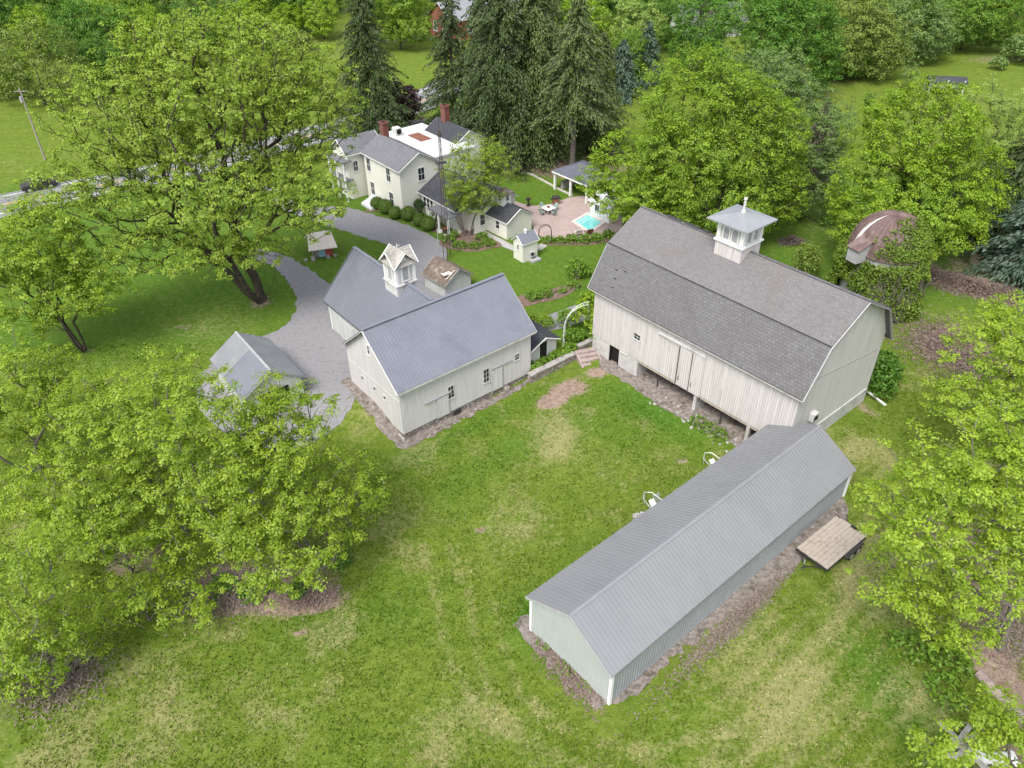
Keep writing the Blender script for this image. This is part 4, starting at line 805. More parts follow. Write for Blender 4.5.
def limbs(A,P,tipr,exp,maxr,nside=5,thin=.0):
    n=len(A); rad=np.zeros(n); acc=np.zeros(n); has=np.zeros(n,bool)
    for i in range(n-1,0,-1):
        if not has[i]: acc[i]=tipr**exp
        acc[P[i]]+=acc[i]; has[P[i]]=True
    rad=acc**(1/exp); s=maxr/rad[0] if rad[0]>maxr else 1.; rad=rad*s; rad=np.maximum(rad,tipr*.8)
    idx=np.arange(1,n); a=A[P[idx]];b=A[idx]; ra=np.minimum(rad[P[idx]],rad[idx]*1.5); rb=rad[idx]
    first=P[idx]==0; ra[first]=rb[first]*1.5; a=a.copy(); a[first,2]-=.4
    d=b-a; l=np.linalg.norm(d,axis=1)[:,None]+1e-6; d/=l; up=np.where(np.abs(d[:,2:3])>.9,[[1.,0,0]],[[0,0,1.]]); x=np.cross(d,up);x/=np.linalg.norm(x,axis=1)[:,None];y=np.cross(d,x)
    V=[];
    for (c,rr) in ((a,ra),(b+d*.0,rb)):
        for k in range(nside):
            an=2*math.pi*k/nside; V.append(c+(x*math.cos(an)+y*math.sin(an))*rr[:,None])
    V=np.stack(V,1).reshape(-1,3); m=len(idx); base=(np.arange(m)*2*nside)[:,None]; F=[]
    for k in range(nside): F.append(base+np.array([[k,(k+1)%nside,nside+(k+1)%nside,nside+k]]))
    return V,np.stack(F,1).reshape(-1,4),rad
def leaves(cent,rs,k,rc,size,outdir=None,flat=.6,upb=.55,ctint=None,aspect=.55,jit=1.):
    m=len(cent); c=np.repeat(cent,k,0); g=rs.normal(size=(m*k,3)); g/=np.linalg.norm(g,axis=1)[:,None]+1e-9
    g[:,2]=np.where(rs.random(m*k)<.72,np.abs(g[:,2]),g[:,2]); r=(rs.random(m*k)**.4)[:,None]; rcc=np.repeat(rc,k)[:,None] if hasattr(rc,'__len__') else rc
    pos=c+g*r*rcc*[1,1,flat]
    nr=g*.75+rs.normal(size=(m*k,3))*.45+[0,0,upb]
    if outdir is not None: nr+=np.repeat(outdir,k,0)*.45
    nr/=np.linalg.norm(nr,axis=1)[:,None]+1e-9
    t=np.cross(nr,rs.normal(size=(m*k,3))); t/=np.linalg.norm(t,axis=1)[:,None]+1e-9; b=np.cross(nr,t)
    s=(size*(.65+.7*rs.random(m*k)))[:,None]
    fold=nr*s*.12
    V=np.stack([pos-t*s,pos+b*s*aspect+fold,pos+t*s,pos-b*s*aspect+fold],1).reshape(-1,3)
    F=np.arange(m*k*4).reshape(-1,4)
    ct=rs.random(m) if ctint is None else ctint
    tint=np.clip(np.repeat(ct,k)*.62+rs.random(m*k)*.38*jit+g[:,2]*0,0,1)
    return V,F,tint
TREES={}
def tree(name,label,pos,lobes,leaf,bark='bark',seed=1,spacing=1.15,shell=0,k=20,rc=.55,size=.2,tipr=.018,exp=2.25,maxr=.45,stems=1,fork=.35,group=None,cat='tree',crown='crown',flat=.6,minz=1.2,upb=.55,rot=0,bare=0.):
    rs=np.random.default_rng(seed)
    A,P,ti,cen=skeleton(lobes,pos,rs,spacing,shell,fork,stems=stems,minz=minz)
    V,F,rad=limbs(A,P,tipr,exp,maxr); root=empty(name,pos,rot,label,cat,group)
    o=bpy.data.objects.new('trunk',fast_mesh('trunk',V,F,[M[bark]],(),True)); C.objects.link(o); o.parent=root
    tp=A[ti]
    if bare: keep=rs.random(len(tp))>bare; tp=tp[keep]
    # extra clusters along twigs
    par=A[P[ti]]; ex=par[rs.random(len(par))<.45]; cl=np.vstack([tp,ex+rs.normal(size=ex.shape)*.2]); cl=cl[cl[:,2]>minz*.7]
    od=cl-(cen-[0,0,cen[2]*.25]); od/=np.linalg.norm(od,axis=1)[:,None]+1e-9
    rcv=rc*(.6+.8*rs.random(len(cl)))
    V,F,ti_=leaves(cl,rs,k,rcv,size,od,flat,upb)
    o=bpy.data.objects.new(crown,fast_mesh(crown,V,F,[M[leaf]],(),False,[('tint',ti_)])); C.objects.link(o); o.parent=root
    TREES[name+str(seed)]=root; return root
def spruce(name,label,pos,H,Rr,leaf,seed,bark='barkdark',group=None,dens=1.,low=.06,size=.5,gap=0.,droop=.35,bare=0):
    rs=np.random.default_rng(seed); root=empty(name,pos,rs.random()*6,label,'tree',group)
    A=[(0,0,-.4)];tv=MB(); tv.tube([(0,0,-.5),(0.05,0,H*.3),(0,.05,H*.7),(0,0,H)],[H*.018,H*.014,H*.007,.02],8)
    pts=[];tint=[];dirs=[]; nl=int(H/.55)
    for i in range(nl):
        z=H*low+(H*.985-H*low)*i/nl; f=1-(z/H); rr=Rr*(f**.75)*(.82+.36*rs.random())*(1 if f<.93 else .8); nb=int((7+3*rs.random())*dens)
        for b_ in range(nb):
            a=rs.random()*6.283; L_=rr*(.55+.7*rs.random())
            if rs.random()<gap: continue
            zz=z+rs.normal()*.2; n=max(3,int(L_/.28)); rise=.10*L_; ct=rs.random()
            ex=[]
            for j in range(n+1):
                t=j/n; q=(math.cos(a)*L_*t,math.sin(a)*L_*t,zz+rise*math.sin(t*2.2)-droop*L_*t*t); ex.append(q)
                if t>.18:
                    wdt=.30*L_*(1-t*.75)
                    for _ in range(6):
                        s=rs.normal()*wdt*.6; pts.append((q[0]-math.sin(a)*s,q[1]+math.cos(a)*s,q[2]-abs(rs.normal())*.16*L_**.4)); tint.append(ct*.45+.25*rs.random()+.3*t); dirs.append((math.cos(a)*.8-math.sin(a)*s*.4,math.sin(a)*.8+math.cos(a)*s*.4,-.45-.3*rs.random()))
            if L_>.8: tv.tube([ex[0],ex[len(ex)//2],ex[-1]],[.05,.03,.012],4,False)
    tv.build('trunk',M[bark],root,False)
    p=np.array(pts);d=np.array(dirs); d/=np.linalg.norm(d,axis=1)[:,None]; m=len(p)
    nr=np.cross(d,rs.normal(size=(m,3)))*.6+[0,0,.7]+rs.normal(size=(m,3))*.3; b=np.cross(d,nr); b/=np.linalg.norm(b,axis=1)[:,None]+1e-9; s=(size*(.6+.8*rs.random(m)))[:,None]
    V=np.stack([p-d*s*.5,p+b*s*.22,p+d*s*.6,p-b*s*.22],1).reshape(-1,3)
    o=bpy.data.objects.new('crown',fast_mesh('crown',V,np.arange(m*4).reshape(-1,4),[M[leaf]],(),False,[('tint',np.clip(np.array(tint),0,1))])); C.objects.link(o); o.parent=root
    return root
def bush(name,label,pos,lobes,leaf,seed,size=.12,dens=60,cat='bush',group=None,flat=1.,core=True,cr='foliage',upb=.4,kind=None,sparse=1.):
    """dense shrub: leaf faces over lobed volumes, one mesh with its stems as a part"""
    rs=np.random.default_rng(seed); cs=[]
    for (cx,cy,cz,a,c) in lobes:
        n=int(dens*(a*a+a*c*2)*sparse); d=rs.normal(size=(n,3)); d/=np.linalg.norm(d,axis=1)[:,None]; d[:,2]=np.where(d[:,2]<-.35,-d[:,2],d[:,2]); r=.62+.42*rs.random(n)**.6+.07*np.sin(d[:,0]*7+cx*3)*np.sin(d[:,1]*8)
        cs.append(d*r[:,None]*[a,a,c]+[cx,cy,cz])
    c=np.vstack(cs); V,F,ti=leaves(c,rs,3,size*1.3,size,None,flat,upb)
    if leaf=='lv_box':
        for (cx,cy,cz,a,cc) in lobes:
            th=np.linspace(0,2*np.pi,25)[:-1]; ph=np.linspace(-1.3,1.5,12); TT,PP=np.meshgrid(th,ph); Q=np.stack([np.cos(TT)*np.cos(PP)*a*.93+cx,np.sin(TT)*np.cos(PP)*a*.93+cy,np.sin(PP)*cc*.93+cz],-1).reshape(-1,3); I2=np.arange(12*24).reshape(12,24); F2=np.c_[I2[:-1].ravel(),np.roll(I2,-1,1)[:-1].ravel(),np.roll(I2,-1,1)[1:].ravel(),I2[1:].ravel()]
            F=np.vstack([F,F2+len(V)]); V=np.vstack([V,Q]); ti=np.r_[ti,np.full(len(F2),.35)]
    me=fast_mesh(name,V,F,[M[leaf]],(),False,[('tint',ti)]); o=bpy.data.objects.new(name,me); o.location=pos; C.objects.link(o); tag(o,label,cat,group,kind)
    m=MB(); n=5
    for i in range(n):
        a=i*1.3; l=lobes[i%len(lobes)]; m.tube([(0.05*math.cos(a),.05*math.sin(a),-.2),(l[0]*.6+.2*l[3]*math.cos(a),l[1]*.6+.2*l[3]*math.sin(a),l[2]*.6+.1),(l[0]+.5*l[3]*math.cos(a),l[1]+.5*l[3]*math.sin(a),l[2]+l[4]*.4)],[.04,.025,.01],4,False)
    m.build('stems',M['barkdark'],o,False); return o
D=dict
def tr(name,label,pos,lobes,leaf,seed,**k): return tree(name,label,tuple(pos),lobes,leaf,seed=seed,**k)
# --- near trees
tr('maple_tree','huge old maple spreading over the lawn and gravel drive at upper left',[-26.43,71.25,1.8],[[2.2,0.0,23.0,8.2,5.0],[-7.1,-2.0,20.3,6.8,4.6],[7.3,3.0,19.5,5.4,5.6],[-1.3,-1.0,14.6,9.4,4.2],[-12.4,-5.0,14.4,5.8,3.1],[7.2,-3.0,13.0,4.9,4.0],[-3.7,4.0,24.2,6.4,3.3],[-7,-5,9.0,6.2,2.4],[-1,-5,8.2,4.6,2.0],[2.2,-4,8.2,3.2,2.0]],'lv_big',1,bark='barkdark',spacing=1.3,k=31,rc=.56,size=.125,tipr=.027,maxr=.85,stems=4,bare=.10,fork=.26,minz=4.4)
tr('maple_tree','open leaning maple at the left edge with many thin upright limbs',[-41.18,62.05,1.8],[[.2,0,12.1,3.9,3.9],[2.7,0,6.9,3.8,2.8],[-2.6,-2,6.4,3.2,3.6],[-1.3,3,7.6,3.8,3.4],[-5.5,-1,11,4,3.5]],'lv_maple',2,bark='barkdark',spacing=1.05,k=28,rc=.5,size=.11,tipr=.015,stems=4,maxr=.4)
G1='young maples in the lower left grove'
kw=D(spacing=1.04,k=38,rc=.47,size=.098,bark='bark',bare=.08,group=G1,maxr=.27,exp=2.3,tipr=.017)
tr('maple_tree','maple at the left edge of the lower left grove, nearest the leaning maple',[-38.87,47.1,.15],[[2.6,0,8.9,3.6,3.4],[4.4,0,6.5,3.2,2.6],[-.6,0,5.6,2.6,2.2],[-3,-2,9,3.2,3]],'lv_maple',3,stems=2,**kw)
tr('maple_tree','tall maple covering the corner of the two-tone roofed garage',[-20.95,37.12,.15],[[.2,0,14.6,4.2,2.4],[1.9,-1,11.9,3.0,2.6],[-3,2,11.0,3.3,2.4],[-.8,0,8.2,2.6,2.],[-.4,-1,4.6,3.0,1.8],[1.8,0,5.2,2.6,1.8]],'lv_maple',4,stems=2,**kw)
tr('maple_tree','broad maple in the middle of the lower left grove',[-24.38,39.86,.15],[[-1.9,0,9.9,4.0,3.0],[-3.2,-2,6.6,3.7,1.9],[-.2,-.5,5.8,3.2,2.6],[-5,2,10.5,3,2.4]],'lv_maple',5,**kw)
tr('maple_tree','low maple between the middle grove tree and the left edge tree',[-27.02,36.12,.15],[[-1.5,0,5.6,3.7,2.2],[1.6,-1,4.7,2.7,1.5],[-4.5,2,7.1,2.9,2.3],[-3.5,-1.5,3.8,2.4,1.6]],'lv_lime',6,stems=2,**kw)
tr('maple_tree','full round maple on the lawn corner nearest the smaller barn',[-13.9,36.28,.15],[[-.4,1.5,11.9,3.7,2.4],[-2.1,-1,8.7,3.9,2.9],[2.0,.6,7.6,3.3,2.7],[-.6,-2.6,4.9,4.2,2.0],[4.0,1.6,5.0,1.7,1.7],[-3.0,-1,12.0,2.4,2.4],[-1.6,2.6,12.6,2.6,2.2],[-3.2,-1.6,5.4,2.4,1.8]],'lv_lime',7,stems=3,**kw)
tr('maple_tree','maple in the bottom left corner above the pale lawn',[-28.8,27.0,.15],[[3.0,1,10.6,2.4,2.4],[1.6,0,6.0,2.7,2.3],[.5,-.6,2.6,2.3,1.6],[3.0,1,3.2,1.6,1.8],[-2.5,0,8,3,3],[-3,-1,4,2.4,2]],'lv_maple',8,stems=2,**D(kw,bare=.14))
tr('maple_tree','sparse low maple with bare twigs beside the brush heap',[-24.24,32.04,.15],[[1.3,0,3.0,3.2,1.7],[-1.7,0,2.4,2.4,1.3],[3.2,0,1.9,2.0,1.3]],'lv_lime',9,minz=.9,**D(kw,spacing=1.05,bare=.25))
G2='maples along the right edge'
kw=D(kw,group=G2,rc=.48,size=.096,k=42)
tr('maple_tree','large maple over the mown lawn at the right edge',[30.11,28.47,1.0],[[-7.0,1,15.2,3.5,1.9],[-9.0,0,12.0,3.2,1.9],[-4.4,0,12.9,2.9,3.2],[-5.1,-1,8.8,3.2,2.2],[-8.2,.3,6.6,2.8,1.6],[-5.0,-1,4.6,2.8,1.7],[-3.6,2,16.4,2.6,2.5],[1,0,14,4.2,3.4],[2,2,9,4,3]],'lv_lime',10,**D(kw,maxr=.5,spacing=1.02))
tr('maple_tree','maple behind the brown grass clearing at the right edge',[39.65,44.39,1.26],[[-6.2,0,11.8,3.3,2.8],[-3.6,2,12.4,2.7,2.5],[-8.0,-2,8.4,2.7,2.0],[-3.4,0,7.6,3.3,2.8],[.5,0,11,3.6,3.2]],'lv_lime',11,**D(kw,maxr=.45,spacing=1.05))
tr('maple_tree','low maple branch crown over the board pile in the bottom right corner',[26.06,20.02,.9],[[-2.0,1,5.2,1.9,1.2],[-5.4,-.6,5.4,1.5,.9],[-1.6,-1,4.6,2.0,1.4],[1.5,0,6,2.2,1.6]],'lv_lime',12,**D(kw,maxr=.25,spacing=.95))
# --- mid trees
tr('round_maple','bright green dome shaped tree behind the ivy covered silo',[44.11,76.78,1.8],[[-2,2,14.6,6.2,4.8],[-5.3,0,9.2,5,5],[3.2,1,8.9,5.3,5.2],[-1.9,-2,7.6,6.4,4.3],[-6.9,-1,5.9,3.2,3.2]],'lv_bright',13,bark='barkdark',spacing=1.0,shell=.6,k=36,rc=.56,size=.115,maxr=.5,flat=.8)
tr('honey_locust','airy yellow-green tree beside the dome shaped tree at the right edge',[62.12,93.59,1.8],[[-4.5,0,11,3.9,4.6],[.2,0,5.6,3.5,4.0],[2,0,11,4,4]],'lv_pale',14,spacing=1.2,k=28,rc=.55,size=.115)
tr('maple_tree','large golden green maple behind the big barn cupola',[24.21,83,1.8],[[-3.6,2,16.0,6.3,5.2],[2.1,2,11.6,6.2,6.2],[-4.3,0,10.5,6.4,5.2],[5.4,1,6.6,4.6,4.9],[-.7,-2,6.4,5.4,4.0]],'lv_gold',15,bark='barkdark',spacing=1.0,shell=.6,k=36,rc=.56,size=.115,maxr=.6,flat=.8)
tr('maple_tree','bright green maple leaning over the bath house and big barn roof',[17.34,84.5,1.8],[[-3.7,.4,8.8,4.6,4.0],[-1.0,-2,6.4,5.2,3.2],[1.8,0,9.8,3.8,3.8],[-5.6,-1.2,6.2,3.0,2.6],[-7.4,1.0,7.2,2.2,1.9]],'lv_bright',16,bark='barkdark',spacing=1.0,shell=.6,k=36,rc=.54,size=.115,minz=2.6)
tr('maple_tree','grey-green tree behind the golden maple',[34.89,91.21,1.8],[[-4.6,3,14.6,5.8,4.6],[-.1,1,10,5.2,5.2],[1.5,0,5.0,5.0,4.4]],'lv_grey',17,spacing=1.05,shell=.6,k=32,rc=.58,size=.125)
tr('sapling','pale see-through sapling on the grass in front of the far lawn',[50.23,114.3,1.8],[[-1.0,0,4.8,2.2,2.6]],'lv_grey',18,spacing=1.0,k=14,rc=.5,size=.17)
tr('sapling','thin pale sapling alone in the middle of the far right lawn',[72.7,145,1.8],[[0,0,3.6,1.6,2.4]],'lv_grey',19,spacing=1.0,k=12,rc=.45,size=.2)
tr('sapling','tiny dark green sapling alone on the far right lawn',[60.7,132.4,1.8],[[0,0,1.7,.9,1.4]],'lv_dense',20,spacing=.7,k=16,rc=.35,size=.18,minz=.3)
tr('plum_tree','dark purple leaved tree behind the farmhouse chimney',[-17.58,126.76,1.8],[[0,0,4.2,3.2,3.4],[1.5,1,3,2.2,2.2]],'lv_purple',21,bark='barkdark',spacing=1.0,k=22,rc=.6,size=.24)
tr('yard_tree','light green many-stemmed tree in the bed beside the farmhouse wing',[-5.15,86.16,1.8],[[1.2,1,10.0,3.3,2.1],[0,0,7.2,3.2,3.1],[3.3,1,8.5,2.7,2.3],[1.4,0,5.2,3.2,2.0],[-1.2,0,4.8,1.8,1.8]],'lv_maple',22,bark='bark',spacing=.9,k=22,rc=.45,size=.09,stems=6,fork=.45,maxr=.3,minz=2.4)
# --- far trees (modelled one by one)
far=D(spacing=1.42,shell=.6,k=32,rc=.85,size=.19,bark='barkdark',flat=.8)
tr('broadleaf_tree','wide dark green tree at the near edge of the far wood',[48.11,142.77,1.8],[[-7,0,9.4,7.3,6.9],[1.2,2,10.5,7.9,6.6],[4.8,-1,5.4,5.3,4.9],[-4,-2,4.5,6.1,4.3]],'lv_dense',31,**far)
tr('broadleaf_tree','slim deep green tree left of the wide dark tree by the far wood',[38.31,156.47,1.8],[[-2.3,0,9.9,5.6,4.6],[-3.4,0,4.2,4.6,3.4]],'lv_dense',32,**far)
tr('broadleaf_tree','brownish green tree right of the wide dark tree by the far wood',[66.38,153.21,1.8],[[-3.1,0,8.6,7.4,6.4],[2,-1,5.3,6.5,5.2],[-4.6,0,3.3,4.2,3.8]],'lv_olive',33,**far)
tr('broadleaf_tree','silvery green tree at the top edge of the far right lawn',[80.66,164.47,1.8],[[-2.1,0,7,7.9,6.3],[3.5,0,5.1,5.6,4.8]],'lv_grey',34,**far)
tr('broadleaf_tree','wide mid green tree at the end of the far right lawn',[96.22,173.7,1.8],[[-1.6,0,7.8,8.7,6.6],[5,0,6.8,7.3,6.2],[-6.2,0,6,5.8,5.2]],'lv_mid',35,**far)
tr('broadleaf_tree','olive coloured round tree near the thin utility pole',[-83.29,141.61,1.8],[[2,0,7.6,6.6,6.6],[-3.1,0,4,4.2,4.6],[6.3,0,5.1,3.9,5]],'lv_olive',36,**D(far,spacing=1.5,k=16))
tr('broadleaf_tree','dark green tree right of the olive coloured round tree',[-80.68,163.56,1.8],[[.6,0,5.6,5.6,5.6],[5.4,0,7.8,5.5,4.3],[-2.1,0,8.8,4.7,4.7]],'lv_dense',37,**far)
tr('broadleaf_tree','lime green tree left of the yellow-green round tree at the top',[19.04,168.72,1.8],[[-3.4,0,6.8,4.9,6.1],[.9,0,3.6,3.3,4.1]],'lv_bright',38,**far)
tr('broadleaf_tree','glowing yellow-green round tree at the top centre',[25.44,166.84,1.8],[[0,0,7.6,5.6,4.3],[-1.1,0,3.6,4.1,3.2]],'lv_pale',39,**far)
tr('willow_tree','wide yellow-green willow left of the red brick house',[-23.5,179,1.8],[[0,0,11,7.5,6],[3,0,6,5,5],[-4,0,6.5,5,5]],'lv_gold',40,**far)
# generic sources then copies
def copy_at(src,loc,rz,sc,label,group=None,leaf=None):
    c=copy_tree(src); c.location=loc; c.rotation_euler=(0,0,rz); c.scale=(sc,sc,sc*random.uniform(.9,1.1)); c['label']=label
    if group: c['group']=group
    return c
GF='trees of the wood beyond the road and lawns'
g1=tr('broadleaf_tree','dark green tree at the top left corner',[-113.5,187.8,1.8],[[0,0,9,6,6],[2,1,5,5,4.5],[-3,0,6,4,4.5]],'lv_dense',41,group=GF,**far)
g2_=tr('broadleaf_tree','mid green tree behind the olive coloured round tree',[-107.8,202.7,1.8],[[0,0,10,5.5,7],[1,-1,5,4.5,4.5]],'lv_mid',42,group=GF,**far)
g3_=tr('broadleaf_tree','bright green tree at the far side of the left meadow',[-57.3,200.2,1.8],[[0,0,8,6,5],[3,0,5,4.5,4],[-3,1,5,4.5,4]],'lv_bright',43,group=GF,**far)
g4_=tr('bare_tree','greyish half-leafed tree above the huge old maple',[-84.1,210.2,1.8],[[0,0,10,5,6.5]],'lv_olive',44,group=GF,bark='barkpale',spacing=1.5,k=8,rc=.8,size=.3,bare=.45)
g5_=tr('bare_tree','pale grey thinly leafed tree beside the greyish half-leafed tree',[-77,216,1.8],[[0,0,10,4,7]],'lv_grey',45,group=GF,bark='barkpale',spacing=1.5,k=7,rc=.8,size=.3,bare=.5)
random.seed(11)
rows=[(g2_,-125,180,1.,'mid green tree at the left edge beyond the meadow'),(g3_,-140,195,1.,'bright tree beyond the meadow past the left edge'),(g1,-112,208,1.1,'dark tree at the top left behind the meadow'),(g2_,-150,170,1.1,'mid green tree far beyond the left end of the road'),(g3_,-92,146,.72,'low bright tree in front of the olive tree at the left edge'),(g1,-74,149,.7,'dark low tree just right of the utility pole top'),(g3_,-72,165,.85,'bright tree right of the dark tree beyond the utility pole'),(g1,-66,181,.9,'dark green tree just above the huge old maple'),(g4_,-69,190,.95,'pale half-leafed tree at the top edge above the huge old maple'),(g5_,-62,192,.95,'thin pale tree at the top edge, right of the pale half-leafed tree'),(g3_,-57,180,.85,'bright green tree just left of the brown bush'),(g2_,-50,197,.95,'mid green tree behind the brown bush'),(g3_,-98,152,.7,'low bright tree at the left edge beside the olive tree'),(g2_,-78,183,.95,'tree with mid green crown behind the dark green tree at upper left'),(g3_,-88,190,.95,'bright crown at the top edge above the olive tree'),(g1,-90,173.4,.8,'low dark tree between the olive tree and the half-leafed trees'),(g3_,-100,176,.75,'bright bushy tree just behind the olive coloured round tree'),(g2_,-65.2,211.9,.95,'mid green tree right of the pale grey thin tree'),
(g1,-51.9,208.8,1.05,'dark green tree at the top above the left meadow'),(g2_,-44,222,1.1,'tall dark tree at the top left of the tall spruce by the house'),(g3_,-42.5,191,.7,'short bright tree on the meadow behind the huge old maple'),
(g3_,-50,190,.62,'small lime tree on the meadow, left of the brown bush'),(g1,-33,212,1.05,'dark tree behind the yellow-green willow'),(g2_,-26,216,1.,'mid green tree behind the yellow-green willow'),(g1,4,222,1.1,'dark tree at the top behind the pale roofed house'),(g2_,-20,234,1.1,'tall tree at the top behind the red brick house'),
(g3_,8.5,197,.95,'bright tree behind the tallest spruces'),(g3_,11.5,182,.9,'bright tree right of the tallest spruces'),(g2_,17,196,1.1,'mid green tree at the top right of the spruces'),(g1,27,200,1.1,'dark tree behind the yellow-green round tree'),
(g1,34,176,.75,'dark round tree right of the yellow-green round tree'),(g2_,37,212,1.1,'mid green tree behind the low hip-roofed house'),(g1,50,205,1.15,'dark tree at the top right of the low hip-roofed house'),(g2_,60,186,1.1,'mid green tree above the wide dark green tree'),
(g1,58,168,.9,'dark tree tucked behind the wide dark green tree'),(g3_,71,200,1.1,'bright tree at the top above the brownish green tree'),(g2_,82,192,1.1,'mid green tree at the top above the silvery tree'),(g1,93,195,1.1,'dark tree at the top above the wide mid green tree'),(g2_,104,205,1.15,'mid green tree at the top right'),
(g3_,112,193,.9,'bright tree in the top right corner'),(g1,120,205,1.1,'dark tree in the top right corner'),(g3_,14.8,139.5,.62,'round green tree between spruces and golden maple'),(g2_,22.5,150,.62,'small green tree below the yellow-green round tree'),(g1,35.5,146.5,.6,'dark round tree above the golden maple'),
(g3_,46,112,.45,'low green tree beside the browned spruce near the far lawn'),(g1,-118,160,.9,'dark tree at the left edge above the meadow'),(g1,-126,215,1.1,'dark tree at the far top left corner'),(g2_,-97,222,1.05,'mid green tree at the top left'),(g1,-70,232,1.1,'dark tree at the top above the pale grey thin tree'),(g3_,12.5,121.5,.42,'low bright tree in front of the blue spruces'),(g1,66,214,1.2,'dark tree at the top behind the brownish green tree'),(g2_,-8,240,1.1,'mid green tree at the top behind the pale roofed house')]
for s,x,y,sc,l in rows: copy_at(s,(x,y,1.8),random.uniform(0,6.28),sc,l,GF)
# --- conifers
spruce('spruce_tree','tall dark spruce behind the left end of the farmhouse',(-21.07,121.07,1.8),24.,7.0,'nd_spruce',51,size=.34,dens=1.5,group='tall spruces behind the house')
spruce('spruce_tree','open-branched dark spruce in front of the pale roofed house',(-8.32,118.5,1.8),23,5.8,'nd_spruce',52,size=.34,dens=1.3,gap=.12,droop=.28,group='tall spruces behind the house')
spruce('spruce_tree','tallest dark spruce behind the farmhouse wing',(-1.2,109.6,1.8),30.,7.6,'nd_spruce',53,size=.34,dens=1.5,group='tall spruces behind the house')
spruce('spruce_tree','broad spruce right of the tallest dark spruce',(3.4,111.8,1.8),30.,7.8,'nd_soft',54,size=.34,dens=1.6,group='tall spruces behind the house')
spruce('spruce_tree','spruce with a bare lower trunk beside the pool pavilion',(8.92,106.62,1.8),24,7.2,'nd_soft',55,bark='bark',low=.36,droop=.28,size=.34,dens=1.7,group='tall spruces behind the house')
spruce('spruce_tree','tall spruce standing behind the broad spruce',(5.0,121,1.8),28.,7.4,'nd_spruce',56,size=.36,dens=1.3,group='tall spruces behind the house')
spruce('spruce_tree','tall spruce just behind the one with the bare lower trunk',(-4.0,117,1.8),24.,6.6,'nd_spruce',57,size=.36,dens=1.3,group='tall spruces behind the house')
spruce('spruce_tree','shorter spruce filling the gap right of the one with the bare trunk',(13.6,116,1.8),17.,5.6,'nd_soft',67,size=.34,dens=1.5,group='tall spruces behind the house')
spruce('blue_spruce','small blue spruce in front of the yellow-green round tree',(19.8,141,1.8),10.5,4.2,'nd_blue',58,size=.42,dens=1.4)
spruce('blue_spruce','blue spruce beside the dark round tree above the golden maple',(25.5,150,1.8),11.5,4.4,'nd_blue',59,size=.42,dens=1.4)
spruce('blue_spruce','smaller blue-green spruce left of the golden maple top',(14.8,150,1.8),9,3,'nd_blue',60,size=.5)
spruce('spruce_tree','thin browned spruce in front of the low hip-roofed house',(43,180,1.8),15,4.6,'nd_brown',61,size=.36,dens=.8)
spruce('spruce_tree','browned grey conifer beside the grey-green tree near the far lawn',(41.1,100.9,1.8),11.5,3.4,'nd_brown',62,size=.38,dens=1.6)
spruce('blue_spruce','grey-blue spruce at the right edge behind the leaf heap',(56.5,74.5,1.8),14,6.4,'nd_blue',63,size=.42,dens=1.7)
spruce('spruce_tree','dark spruce at the right edge behind the grey-blue one',(59,84,1.8),15,6.4,'nd_spruce',64,size=.5,dens=1.4)
spruce('spruce_tree','dark spruce between the dome shaped tree and the grey-blue spruce',(54.0,83,1.8),11,5.4,'nd_spruce',65,size=.42,dens=1.5)
spruce('spruce_tree','short grey-green spruce at the bottom of the dark far right group',(57.5,67.6,1.8),7,3.2,'nd_blue',66,size=.45)
# --- bushes
BX=[(-17.3,94.6),(-16.0,93.2),(-14.6,91.6),(-12.8,91.0),(-11.3,89.3),(-10.1,88.0)]
LB=['first clipped round shrub, next to the white cellar door','second clipped round shrub from the white cellar door','third clipped round shrub, left of the house corner','fourth clipped round shrub, just right of the house corner','fifth clipped round shrub, under the triple window','sixth clipped round shrub, nearest the porch']
bx0=bush('boxwood',LB[0],(BX[0][0],BX[0][1],1.8),[[0,0,.72,.86,.84]],'lv_box',71,.05,520,'shrub','clipped round shrubs along the house',upb=.1)
for (x,y),l in list(zip(BX,LB))[1:]:
    c=copy_tree(bx0); c.location=(x,y,1.8); c.rotation_euler=(0,0,random.random()*6); c['label']=l; s=random.uniform(.95,1.15); c.scale=(s,s,s)
bush('bush','dark upright shrub against the wing wall',(-11.6,92.6,1.8),[[0,0,1,.7,1.1]],'lv_dark',72,.09,120)
bush('bush','narrow dark green shrub by the porch end',(-9.3,90.2,1.8),[[0,0,1,.6,1.1]],'lv_dark',73,.09,120)
bush('bush','dark shrub at the corner of the low garden room',(1.1,83.9,1.8),[[0,0,.5,.7,.6],[.6,.5,.4,.6,.5]],'lv_dark',74,.09,120)
bush('vine_bush','big leafy green vine bush climbing the corner of the large barn',(7.9,63.0,1.2),[[.6,.0,2.6,1.1,1.9],[.9,.5,4.9,1.0,1.5],[-.3,1.6,2.6,1.4,1.9],[.6,-.5,1.3,.8,1.3]],'lv_bright',75,.20,42,cat='vine')
bush('bush','round dark shrub under the top of the ladder arch',(5.5,65.2,1.8),[[0,0,.9,1.0,1.0]],'lv_mid',76,.12,80)
bush('bush','low green shrub at the foot of the ladder arch',(5.8,62.9,1.6),[[0,0,.6,1.0,.7],[.8,.3,.5,.7,.5]],'lv_mid',77,.12,80)
bush('bush','yellowish grassy shrub between the potting shed and gravel path',(3.3,65.2,1.8),[[0,0,.5,1.0,.6],[-1.4,.3,.5,.9,.6]],'lv_gold',78,.13,70)
bush('hosta_bed','strip of broad leaved green plants along the top of the retaining wall',(3.2,60.0,1.15),[[-1.1,-.9,.1,.7,.35],[0,0,.1,.7,.35],[1.1,.8,.15,.7,.4],[2.0,1.2,.2,.6,.45],[2.4,2.0,.3,.7,.5]],'lv_mid',79,.14,75,cat='plants')
